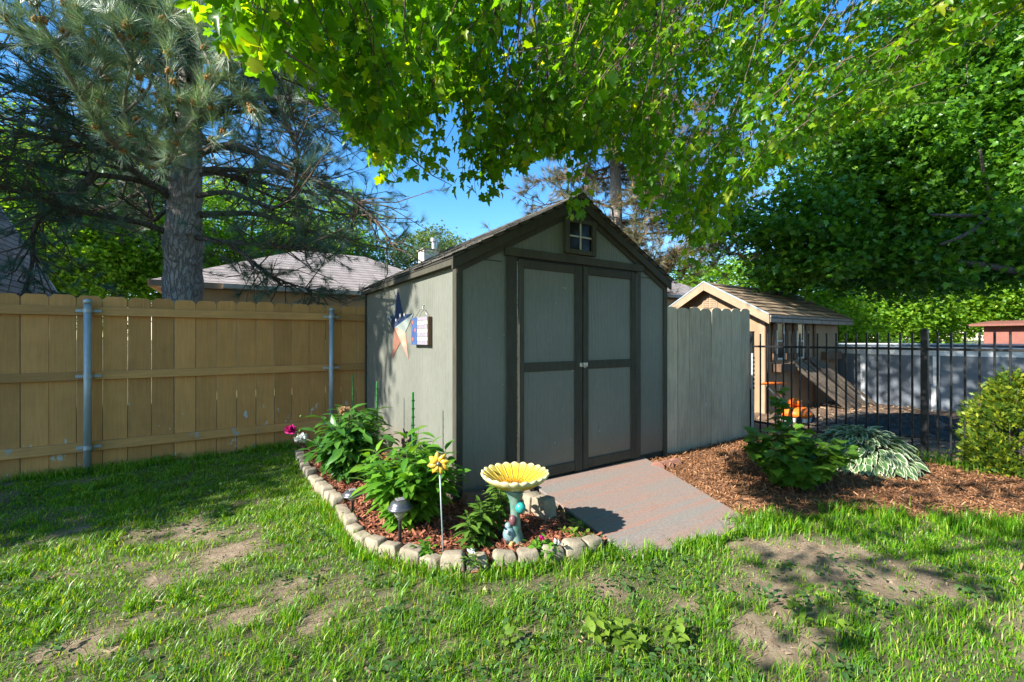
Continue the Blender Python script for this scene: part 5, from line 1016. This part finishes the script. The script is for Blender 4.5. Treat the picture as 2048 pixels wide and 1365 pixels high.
def bush(u, d, r_, h, lab):
    x_, y_ = at_(u, d); e_ = empty('leafy_bush', (x_, y_, 0), lab, 'bush', 'bushes beyond the pool'); nc = 60; dd = rvec(nc); C = np.array([x_, y_, h * .5]) + dd * [r_, r_, h * .5] * rng.uniform(.5, 1, (nc, 1)); n = nc * 70
    st_ = MB(); [st_.tube([(x_, y_, 0), tuple(C[i])], [.03, .01], 4) for i in range(10)]; st_.build('stem', M['twig'], e_)
    V, F = scatter(*T_DIAM, np.repeat(C, 70, 0) + rng.normal(size=(n, 3)) * .2, rvec(n), rvec(n) * .6 + [0, 0, 1], rng.uniform(.07, .14, n)); mesh_np('foliage', V, F, M['bgleaf'], e_)
bush(1725, 17.5 + 3.5, 1.3, 2.0, 'rounded bush beside the beige shed wall beyond the pool'); bush(1880, 22.5, 1.8, 2.0, 'wide low bush between the white bench and the red outbuilding'); bush(1825, 23.5, 1.3, 2.2, 'bush just right of the white bench')
# the big dark maple at right: crown overhangs the beige shed and pool
mx_, my_ = at_(2230, 9.5)
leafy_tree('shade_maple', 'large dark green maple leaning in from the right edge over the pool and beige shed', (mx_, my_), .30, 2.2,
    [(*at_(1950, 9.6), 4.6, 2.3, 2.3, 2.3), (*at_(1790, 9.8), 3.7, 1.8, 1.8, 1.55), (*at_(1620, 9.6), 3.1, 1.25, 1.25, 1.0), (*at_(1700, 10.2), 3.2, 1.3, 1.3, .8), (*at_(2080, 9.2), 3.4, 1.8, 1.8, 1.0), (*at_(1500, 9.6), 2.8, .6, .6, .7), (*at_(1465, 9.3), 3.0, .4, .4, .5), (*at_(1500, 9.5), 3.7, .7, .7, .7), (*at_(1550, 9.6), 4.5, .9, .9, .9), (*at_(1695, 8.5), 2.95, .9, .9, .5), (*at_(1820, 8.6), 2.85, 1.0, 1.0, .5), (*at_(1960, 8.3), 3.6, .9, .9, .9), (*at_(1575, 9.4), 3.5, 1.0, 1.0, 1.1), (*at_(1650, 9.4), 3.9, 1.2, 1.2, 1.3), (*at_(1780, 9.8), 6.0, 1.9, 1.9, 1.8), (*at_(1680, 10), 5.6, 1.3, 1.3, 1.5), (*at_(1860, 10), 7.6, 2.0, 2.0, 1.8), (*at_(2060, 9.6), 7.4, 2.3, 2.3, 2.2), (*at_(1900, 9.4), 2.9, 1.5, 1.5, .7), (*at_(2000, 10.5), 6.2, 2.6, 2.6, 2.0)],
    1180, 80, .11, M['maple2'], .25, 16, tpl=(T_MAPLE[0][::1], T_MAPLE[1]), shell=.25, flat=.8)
sm_ = [o for o in SC.objects if o.name.startswith('shade_maple')][0]
for L in ([(2250, 560, 9.4), (2120, 500, 8.9), (2048, 462, 8.5), (1985, 428, 8.4), (1930, 432, 7.7), (1860, 430, 7.8)], [(2048, 462, 8.5), (2000, 415, 8.4), (1975, 380, 8.4), (1960, 300, 8.0)], [(2250, 610, 8.4), (2100, 560, 8.5), (1990, 535, 8.4), (1900, 520, 8.4), (1850, 500, 9)], [(1985, 428, 8.4), (1940, 465, 7.7), (1880, 490, 7.7)]):
    c = curve([P(*q) for q in L], 6); MB().tube(c, list(np.linspace(.10 if len(L) > 4 else .05, .02, len(c))), 9, .06).build('limb', M['bark2'], sm_, smooth=True)
# ------------------------------------------------------------------ pines
TUFT_N = [needles(40, .8, .010) for _ in range(5)]; TUFT = [needles(52, .8, .008) for _ in range(5)]; TUFT_L = [needles(30, .9, .015) for _ in range(4)]
def tufts(name, pos, d, size, matl, root, tpls):
    Vs = []; Fs = []; off = 0; which = rng.integers(0, len(tpls), len(pos))
    for i, tp_ in enumerate(tpls):
        k = which == i
        if not k.any(): continue
        V, F = scatter(*tp_, pos[k], d[k], rvec(int(k.sum())), size[k]); Vs.append(V); Fs.append(F + off); off += len(V)
    return mesh_np(name, np.concatenate(Vs), np.concatenate(Fs), matl, root)
pine = empty('big_pine', (-.75, 7.9, 0), 'large long-needled pine with thick grey trunk just beyond the mustard fence', 'pine tree')
tb = [P(366, 640, 6.6), P(366, 560, 6.6), P(368, 470, 6.6), P(370, 400, 6.6), P(374, 320, 6.6), P(378, 200, 6.6), P(385, 60, 6.6), P(390, -150, 6.7), P(392, -500, 6.8)]
tb = [(tb[0][0], tb[0][1], -.1)] + tb
tc_ = curve(tb, 6); zs = np.array([q[2] for q in tc_]); rad = np.interp(zs, [0, 1.7, 2.4, 2.9, 3.3, 4.5, 6, 9], [.30, .262, .245, .25, .225, .18, .14, .05])
rad = rad * (1 + .03 * np.sin(zs * 9) + .04 * np.exp(-((zs - 2.75) / .12) ** 2) + .05 * np.exp(-((zs - 2.2) / .1) ** 2))
m_ = MB(); m_.tube(tc_, list(rad), 28, .045); m_.build('trunk', M['bark'], pine, smooth=True)
kn = MB()
for (u, v) in ((352, 520), (378, 465), (356, 468), (385, 525)): kn.ball(P(u, v, 6.38), (.06, .05, .05), 10, .15)
kn.build('bark_knot', M['bark'], pine, smooth=True)
LIMBS = [
 [(340, 470, 6.5), (290, 448, 6.2), (170, 425, 5.7), (60, 392, 5.3), (-80, 350, 5)],
 [(345, 388, 6.5), (270, 360, 6.1), (150, 345, 5.6), (60, 325, 5.3), (-60, 300, 5)],
 [(352, 330, 6.5), (240, 288, 6.0), (150, 240, 5.5), (70, 190, 5.0), (-40, 140, 4.6)],
 [(345, 400, 6.5), (280, 352, 6.0), (190, 300, 5.6), (90, 275, 5.2), (-40, 255, 5)],
 [(395, 392, 6.5), (455, 385, 6.2), (505, 402, 6.0), (550, 415, 5.8), (585, 385, 5.7), (596, 330, 5.6), (590, 250, 5.5)],
 [(395, 475, 6.5), (450, 485, 6.2), (530, 490, 6.0), (610, 500, 5.8)],
 [(460, 485, 6.2), (500, 520, 6.0), (560, 560, 6.3), (640, 585, 6.5)],
 [(395, 310, 6.5), (470, 290, 6.2), (560, 340, 6.0), (660, 375, 5.8), (740, 430, 5.6), (790, 500, 5.5)],
 [(395, 240, 6.5), (480, 200, 6.2), (600, 200, 6), (700, 235, 6), (800, 300, 6)],
 [(395, 200, 6.5), (480, 130, 6.3), (600, 90, 6.2), (720, 130, 6.2)],
 [(190, 345, 5.7), (165, 372, 5.6), (100, 420, 5.5), (68, 460, 5.4), (64, 530, 5.4), (45, 590, 5.3)],
 [(355, 250, 6.5), (300, 150, 6.0), (230, 60, 5.6), (150, -30, 5.3)],
 [(360, 330, 6.4), (345, 360, 5.6), (300, 330, 4.8), (230, 290, 4.3), (160, 190, 3.9), (105, 90, 3.6), (70, 10, 3.5)],
 [(375, 300, 6.4), (380, 340, 5.5), (340, 310, 4.7), (345, 270, 4.2), (380, 250, 4.0), (430, 150, 3.8), (455, 110, 3.7)],
 [(340, 310, 4.7), (300, 300, 4.3), (250, 225, 4.1), (265, 120, 3.9), (255, 50, 3.8)],
 [(330, 420, 6.5), (305, 440, 6.7), (290, 390, 7), (270, 330, 7.3)],
 [(400, 430, 6.6), (520, 430, 7.2), (640, 470, 7.6), (720, 480, 7.8)],
 [(395, 350, 6.6), (450, 350, 7.4), (560, 400, 8), (680, 430, 8.4)],
 [(340, 340, 6.7), (250, 400, 7.4), (120, 440, 8)],
]
SPR = lambda q: (q[0], q[1], q[2] * (.9 if q[2] < 4.5 else 1))
LP_ = []
for i, L in enumerate(LIMBS):
    c = curve([P(*(SPR(q) if i in (12, 13, 14) else q)) for q in L], 7); n = len(c); r0 = [.05, .05, .055, .045, .04, .045, .028, .05, .055, .05, .05, .05, .032, .03, .02, .035, .05, .045, .04][i]
    MB().tube(c, list(np.linspace(r0, r0 * .28, n)), 8, .06).build('limb', M['bark2'] if i not in (12, 13, 14) else M['twig_light'], pine, smooth=True); LP_.append(np.array(c))
def boughs(seeds, n_sub, tuft_sz, region_ok=None, length=(.4, 1.1), droop=-.1, step=.17):
    """side branches with needle tufts along them, returned as stems and tuft positions"""
    sb = MB(); pos = []; dr = []
    for c in seeds:
        for _ in range(n_sub):
            k = random.randint(int(len(c) * .3), len(c) - 1); p0 = c[k]; t_ = c[min(k + 1, len(c) - 1)] - c[max(k - 1, 0)]; t_ = t_ / (np.linalg.norm(t_) + 1e-9)
            d = t_ * .7 + rng.normal(size=3) * [.7, .7, .5]; d[2] += droop; d /= np.linalg.norm(d); L = random.uniform(*length)
            p1 = p0 + d * L * .5 + rng.normal(size=3) * .05; p2 = p0 + d * L + [0, 0, .1 * L] + rng.normal(size=3) * .06
            sb.tube([p0, p1, p2], [.012, .008, .004], 4)
            for s_ in np.arange(.35, 1.01, step / L): 
                q = p0 + (p2 - p0) * s_ + (p1 - (p0 + p2) / 2) * 4 * s_ * (1 - s_) * .5; nd = d + rng.normal(size=3) * .7 + [0, 0, .3]
                q2 = q + nd / np.linalg.norm(nd) * .09; sb.tube([q, q2], [.005, .003], 3); pos.append(q2); dr.append(nd)
    return sb, np.array(pos), np.array(dr)
far_l = [c for i, c in enumerate(LP_) if i not in (12, 13, 14)]
sb, ps, dr = boughs(far_l, 42, .16); sb.build('twigs', M['twig'], pine)
tufts('needles', ps, dr, rng.uniform(.14, .21, len(ps)), M['needle_shade'], pine, TUFT)
# procedural upper crown and boughs reaching back
up_l = []
for i in range(46):
    z = random.uniform(3.8, 8.0); a = random.uniform(0, 6.28); L = random.uniform(2.2, 4.2) * (1 - (z - 3) / 12); x0_ = -.75; y0_ = 7.9
    if math.sin(a) < -.1: L *= .55
    ux = np.interp(z, zs, [q[0] for q in tc_]); uy = np.interp(z, zs, [q[1] for q in tc_])
    up_l.append(np.array(curve([(ux, uy, z), (ux + .5 * L * math.cos(a), uy + .5 * L * math.sin(a), z + .1 * L), (ux + L * math.cos(a), uy + L * math.sin(a), z + random.uniform(-.1, .25) * L)], 7)))
for c in up_l: MB().tube(list(c), list(np.linspace(.05, .012, len(c))), 6, .05).build('limb', M['bark2'], pine, smooth=True)
sb, ps, dr = boughs(up_l, 30, .16, length=(.4, 1.2)); sb.build('twigs', M['twig'], pine)
tufts('needles', ps, dr, rng.uniform(.15, .24, len(ps)), M['needle_shade'], pine, TUFT_L)
# sunlit sprays close to the camera with pollen cones
near = [LP_[i] for i in (12, 13, 14)]; extra = []
for (a_, b_, c_) in (((300, 330, 4.8), (400, 300, 4.2), (445, 265, 4.0)), ((230, 290, 4.3), (300, 225, 4.0), (360, 200, 3.9)), ((240, 280, 4.3), (200, 240, 4.1), (215, 160, 3.9)), ((300, 300, 4.3), (330, 225, 4.0), (335, 110, 3.8)), ((160, 190, 3.9), (210, 130, 3.8), (190, 90, 3.7)), ((345, 270, 4.2), (400, 230, 4.0), (420, 215, 3.9)), ((105, 90, 3.6), (60, 80, 3.6), (15, 40, 3.5)), ((250, 225, 4.1), (300, 170, 4), (290, 90, 3.9)), ((300, 330, 4.8), (330, 335, 4.3), (350, 290, 4.1)), ((340, 310, 4.7), (300, 285, 4.3), (265, 270, 4.1)), ((105, 90, 3.6), (140, 60, 3.6), (150, 20, 3.6)), ((265, 120, 3.9), (310, 60, 3.9), (350, 30, 3.9)), ((265, 120, 3.9), (230, 60, 3.8), (215, 0, 3.8)), ((430, 150, 3.8), (480, 180, 3.9), (500, 210, 3.9)), ((430, 150, 3.8), (400, 80, 3.8), (390, 20, 3.8))):
    c = curve([P(*SPR(a_)), P(*SPR(b_)), P(*SPR(c_))], 6); near.append(np.array(c)); MB().tube(c, list(np.linspace(.014, .006, len(c))), 6).build('limb', M['twig_light'], pine, smooth=True)
ps = []; dr = []; cn = []
for j, c in enumerate(near):
    n = len(c); lo_ = int(n * (.45 if j < 3 else .25))
    for k in range(lo_, n):
        for _ in range(2 if k < n - 1 else 4):
            t_ = c[min(k + 1, n - 1)] - c[max(k - 1, 0)]; t_ /= np.linalg.norm(t_) + 1e-9; nd = t_ + rng.normal(size=3) * .75 + [0, 0, .35]; ps.append(c[k] + rng.normal(size=3) * .03 + nd * .03); dr.append(nd)
    cn.append((c[-1], c[-1] - c[-2]))
    if n > 10: cn += [(c[-5] + [0, 0, .02], np.array([0, 0, 1.])), (c[-9] + [0, 0, .02], np.array([0, 0, 1.]))]
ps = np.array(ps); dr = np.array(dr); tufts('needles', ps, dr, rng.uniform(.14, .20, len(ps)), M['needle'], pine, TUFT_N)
for (c, d) in cn + [(ps[i], dr[i]) for i in rng.choice(len(ps), 26, replace=False)]:
    d = np.array(d) / (np.linalg.norm(d) + 1e-9); b = MB()
    for q in range(9): a = q * 2.4; o_ = Vector(d).orthogonal().normalized(); w_ = Vector(d).cross(o_); s_ = Vector(tuple(c)) + Vector(tuple(d)) * .004 * q + (o_ * math.cos(a) + w_ * math.sin(a)) * .018; b.ball(s_, .013, 6)
    b.build('pollen_cone', M['cone'], pine, smooth=True)
# browner pine behind the garden shed
bx2, by2 = at_(1232, 13.5)
bp_ = empty('brown_pine', (bx2, by2, 0), 'tall pine with browning needles and thin trunk behind the garden shed roof', 'pine tree')
MB().tube([(bx2, by2, -.1), (bx2 + .05, by2, 3), (bx2, by2, 6), (bx2 - .1, by2, 9.5), (bx2, by2, 14)], [.26, .22, .18, .13, .04], 14, .06).build('trunk', M['bark'], bp_, smooth=True)
l2 = []
for i in range(75):
    z = random.uniform(2.8, 12.5); a = random.uniform(0, 6.28); L = random.uniform(1.8, 3.9) * (1 - max(0, z - 5) / 14)
    l2.append(np.array(curve([(bx2, by2, z), (bx2 + .5 * L * math.cos(a), by2 + .5 * L * math.sin(a), z + .02 * L), (bx2 + L * math.cos(a), by2 + L * math.sin(a), z + random.uniform(-.15, .2) * L)], 6)))
for c in l2: MB().tube(list(c), list(np.linspace(.045, .012, len(c))), 5, .05).build('limb', M['twig'], bp_, smooth=True)
sb, ps, dr = boughs(l2, 36, .2, length=(.4, 1.3), step=.2); sb.build('twigs', M['twig'], bp_)
tufts('needles', ps, dr, rng.uniform(.24, .36, len(ps)), M['needle_brown'], bp_, TUFT_L)
# shade tree beyond the left edge of the view, throws the shade on the back of the lawn and the shed wall
leafy_tree('shade_tree', 'tall leafy shade tree standing beyond the left edge of the yard', (-9.6, 8.0), .3, 2.5, [(-9.5, 7.9, 5.4, 2.4, 3.0, 2.6), (-9.3, 6.0, 4.8, 1.7, 1.8, 2.0), (-9.2, 7.05, 8.6, 1.6, 1.7, 1.5)], 520, 70, .17, M['bgleaf'], .4, 10)

# ------------------------------------------------------------------ maple boughs hanging over the yard
mpl = empty('maple_tree', (4.6, -2.6, 0), 'maple whose leafy boughs hang across the top of the view above the shed', 'maple tree')
MB().tube([(4.6, -2.6, -.1), (4.5, -2.5, 1.5), (4.35, -2.3, 3.0), (4.3, -2.2, 4.5), (4.3, -2.2, 7)], [.3, .24, .21, .17, .08], 14, .04).build('trunk', M['bark2'], mpl, smooth=True)
ML = []
for tgt in ([(3.9, -.6, 4.6), (3.4, 1.2, 4.9), (3.0, 2.8, 4.7), (2.6, 3.9, 4.2)], [(3.8, -.8, 4.3), (2.4, .6, 4.5), (1.4, 1.8, 4.3), (.5, 2.6, 3.7)], [(4.2, -.4, 4.6), (4.4, 1.4, 4.9), (4.3, 3.0, 4.6), (4.0, 4.2, 4.0)], [(3.4, -1.2, 4.2), (1.6, .1, 4.2), (.5, 1.0, 3.8), (.1, 1.6, 3.3)], [(4.5, -.3, 4.4), (5.4, 1.2, 4.5), (6.0, 2.3, 4.2)], [(4.0, 0, 5), (3.0, 1.9, 5.2), (1.8, 3.2, 4.9), (1.2, 4.0, 4.4)], [(4.8, 0, 4.9), (5.2, 2.0, 5.0), (5.6, 3.6, 4.6)]):
    c = curve([(4.32, -2.2, 3.6 + random.random())] + tgt, 8); ML.append(np.array(c)); MB().tube(c, list(np.linspace(.06, .014, len(c))), 8, .04).build('limb', M['bark2'], mpl, smooth=True)
allp = np.concatenate([c[8:] for c in ML])
BU = [380, 430, 470, 530, 590, 640, 690, 740, 790, 840, 880, 905, 940, 990, 1040, 1090, 1150, 1200, 1260, 1300, 1340, 1390, 1430, 1480, 1540, 1600, 1680, 1760, 1850, 1950, 2060]
BV = [70, 130, 160, 175, 180, 215, 275, 350, 370, 300, 235, 320, 360, 385, 370, 350, 350, 340, 370, 450, 510, 530, 530, 440, 385, 350, 310, 290, 190, 110, 70]
tw = MB(); tw_far = MB(); ps = []; ds = []; sz = []; n_t = 0
def twig(u, v, d, lf=.066):
    tip = np.array(P(u, v, d)); 
    j = np.argsort(np.linalg.norm(allp - (tip + [.5, -.5, .5]), axis=1))[random.randint(0, 3)]; st_ = allp[j]
    dirv = (st_ - tip) * [1, 1, .45] + rng.normal(size=3) * .25; L = np.linalg.norm(dirv); Lm = min(L, random.uniform(.35, .65)); s0 = tip + dirv / L * Lm + [0, 0, .06]
    c = np.array(curve([tuple(s0), tuple(s0 * .45 + tip * .55 + [0, 0, .05]), tuple(tip)], 5))
    tw.tube(list(c), list(np.linspace(.0035, .0012, len(c))), 4)
    if random.random() < .14: tw_far.tube(curve([tuple(st_), tuple(st_ * .65 + s0 * .35 + rng.normal(size=3) * .08), tuple(st_ * .3 + s0 * .7 + rng.normal(size=3) * .08), tuple(s0)], 4), list(np.linspace(.007, .003, 13)), 4)
    for k in range(2, len(c)):
        tt_ = c[k] - c[k - 1]; tt_ /= np.linalg.norm(tt_) + 1e-9; a = random.uniform(0, 6.28)
        for s_ in (0, math.pi):
            side = np.array([math.cos(a + s_), math.sin(a + s_), -.1]); pet = side * .6 + tt_ * .4; q = c[k] + pet * random.uniform(.02, .075)
            ps.append(q); ds.append(side * .6 + tt_ * .3 + [0, 0, random.uniform(-.8, .1)]); sz.append(lf * random.uniform(.6, 1.2))
    ps.append(c[-1]); ds.append(tt_ + [0, 0, -.6]); sz.append(lf)
k = 0
while k < 1120:
    u = random.uniform(380, 2120); vb = np.interp(u, BU, BV); vb -= 45; v = vb - abs(random.gauss(0, 1)) * 30 if random.random() < .22 else random.uniform(-200 if u > 950 else -60, vb)
    if u < 430 and v > 20: continue
    if u < 900 and random.random() < (.84 if u < 700 else .3): continue
    if 855 < u < 925 and v > 215: continue
    if u > 1600 and random.random() < .35: continue
    d = np.interp(u, [380, 620, 800, 950, 1300, 2100], [1.5, 2.0, 2.4, 2.8, 3.5, 3.7]) * random.uniform(.82, 1.3)
    twig(u, v, d); k += 1
for (u, v, d) in ((1140, 415, 3.1), (1158, 425, 3.05), (1150, 405, 3.15), (765, 350, 2.5), (775, 325, 2.4), (795, 330, 2.5), (800, 300, 2.5), (815, 345, 2.5), (838, 340, 2.6), (780, 290, 2.4), (835, 305, 2.6), (868, 325, 2.6), (885, 340, 2.7), (925, 365, 2.8), (950, 375, 2.8), (975, 385, 2.8), (995, 380, 2.9), (940, 340, 2.8), (965, 350, 2.8), (1395, 530, 3.5), (1370, 520, 3.4), (1560, 370, 3.4), (1450, 200, 3.2)): twig(u, v, d, .06)
tw.build('twigs', M['twig'], mpl); tw_far.build('twigs', M['bark2'], mpl)
ps = np.array(ps); ds = np.array(ds); n = len(ps); sz = np.array(sz); ups = rng.normal(size=(n, 3)) * .75 + [-.3, -.2, 1]; wh = rng.integers(0, 3, n); Vs = []; Fs = []; off = 0
for q_, tp_ in enumerate((T_MAPLE, T_MAPLE2, T_MAPLE3)):
    V, F = scatter(*tp_, ps[wh == q_], ds[wh == q_], ups[wh == q_], sz[wh == q_]); Vs.append(V); Fs.append(F + off); off += len(V)
mesh_np('foliage', np.concatenate(Vs), np.concatenate(Fs), M['maple'], mpl)
# unseen maple crown, added above and behind the viewer to cut sky light
nc = 420; dd = rvec(nc); C = np.array([2.6, -3.2, 7.0]) + dd * [4.6, 3.6, 2.2] * rng.uniform(.3, 1, (nc, 1)); n = nc * 60
V, F = scatter(*T_MAPLE, np.repeat(C, 60, 0) + rng.normal(size=(n, 3)) * [.4, .4, .25], rng.normal(size=(n, 3)) + [0, 0, -.4], rng.normal(size=(n, 3)) * .6 + [0, 0, 1], rng.uniform(.08, .14, n)); mesh_np('crown', V, F, M['maple'], mpl)
for i in range(12):
    c = C[rng.integers(nc)]; MB().tube(curve([(4.3, -2.2, 4 + 2 * random.random()), tuple(c * .5 + np.array([4.3, -2.2, 6]) * .5), tuple(c)], 5), list(np.linspace(.07, .02, 11)), 6).build('limb', M['bark2'], mpl, smooth=True)
nc = 330; dd = rvec(nc); C = np.array([2.6, 3.4, 8.6]) + dd * [3.2, 3.2, 1.7] * rng.uniform(.2, 1, (nc, 1)); n = nc * 60  # unseen upper crown mass, added to shade the dark maple on the right
V, F = scatter(*T_MAPLE, np.repeat(C, 60, 0) + rng.normal(size=(n, 3)) * [.4, .4, .25], rng.normal(size=(n, 3)) + [0, 0, -.4], rng.normal(size=(n, 3)) * .6 + [0, 0, 1], rng.uniform(.08, .14, n)); mesh_np('crown', V, F, M['maple'], mpl)
for i in range(9):
    c = C[rng.integers(nc)]; MB().tube(curve([(4.3, -2.2, 5 + 2 * random.random()), (3.6, .6, 7.6), tuple(c)], 5), list(np.linspace(.07, .02, 11)), 6).build('limb', M['bark2'], mpl, smooth=True)
# a low bough passing over the viewer, which dapples the right of the lawn
bc = curve([(4.3, -2.2, 4.2), (2.5, -1.6, 4.5), (.5, -.5, 4.4), (-1, .5, 4.0), (-2.4, 1.3, 3.7)], 6); MB().tube(bc, list(np.linspace(.06, .015, len(bc))), 7, .04).build('limb', M['bark2'], mpl, smooth=True)
C = np.array([(-2.4, 1.3, 3.6), (-2.0, .8, 3.7), (-1.5, 1.2, 3.8), (-1.2, .7, 3.9), (-.9, 1.35, 3.8), (-.5, 1.6, 3.9), (-.1, 1.0, 4.0), (.2, 1.7, 3.9), (-2.7, 1.0, 3.5), (-.4, .6, 4.1), (-1.9, 1.5, 3.9), (.6, 1.3, 4.1)]); tb_ = MB()
for c in C: q = min(bc, key=lambda w_: np.linalg.norm(np.array(w_) - c)); tb_.tube([tuple(q), tuple((np.array(q) + c) / 2 + [0, 0, .05]), tuple(c)], [.012, .008, .004], 4)
tb_.build('twigs', M['bark2'], mpl); n = len(C) * 42
V, F = scatter(*T_MAPLE, np.repeat(C, 42, 0) + rng.normal(size=(n, 3)) * [.2, .2, .1], rng.normal(size=(n, 3)) + [0, 0, -.3], rng.normal(size=(n, 3)) * .6 + [0, 0, 1], rng.uniform(.06, .1, n)); mesh_np('foliage', V, F, M['maple'], mpl)
# unseen trees added behind the viewer to block low sky light
for i, x_ in enumerate((-8, -2.5, 3, 9)):
    leafy_tree('sky_block_tree', 'unseen tree added behind the viewer to block sky light, %s from the west end' % ORD[i], (x_, -9), .15, .8, [(x_, -9, 2.6, 2.6, 1.3, 2.6)], 120, 60, .22, M['bgleaf'], .4, 5, 'added sky-blocking trees behind the viewer')
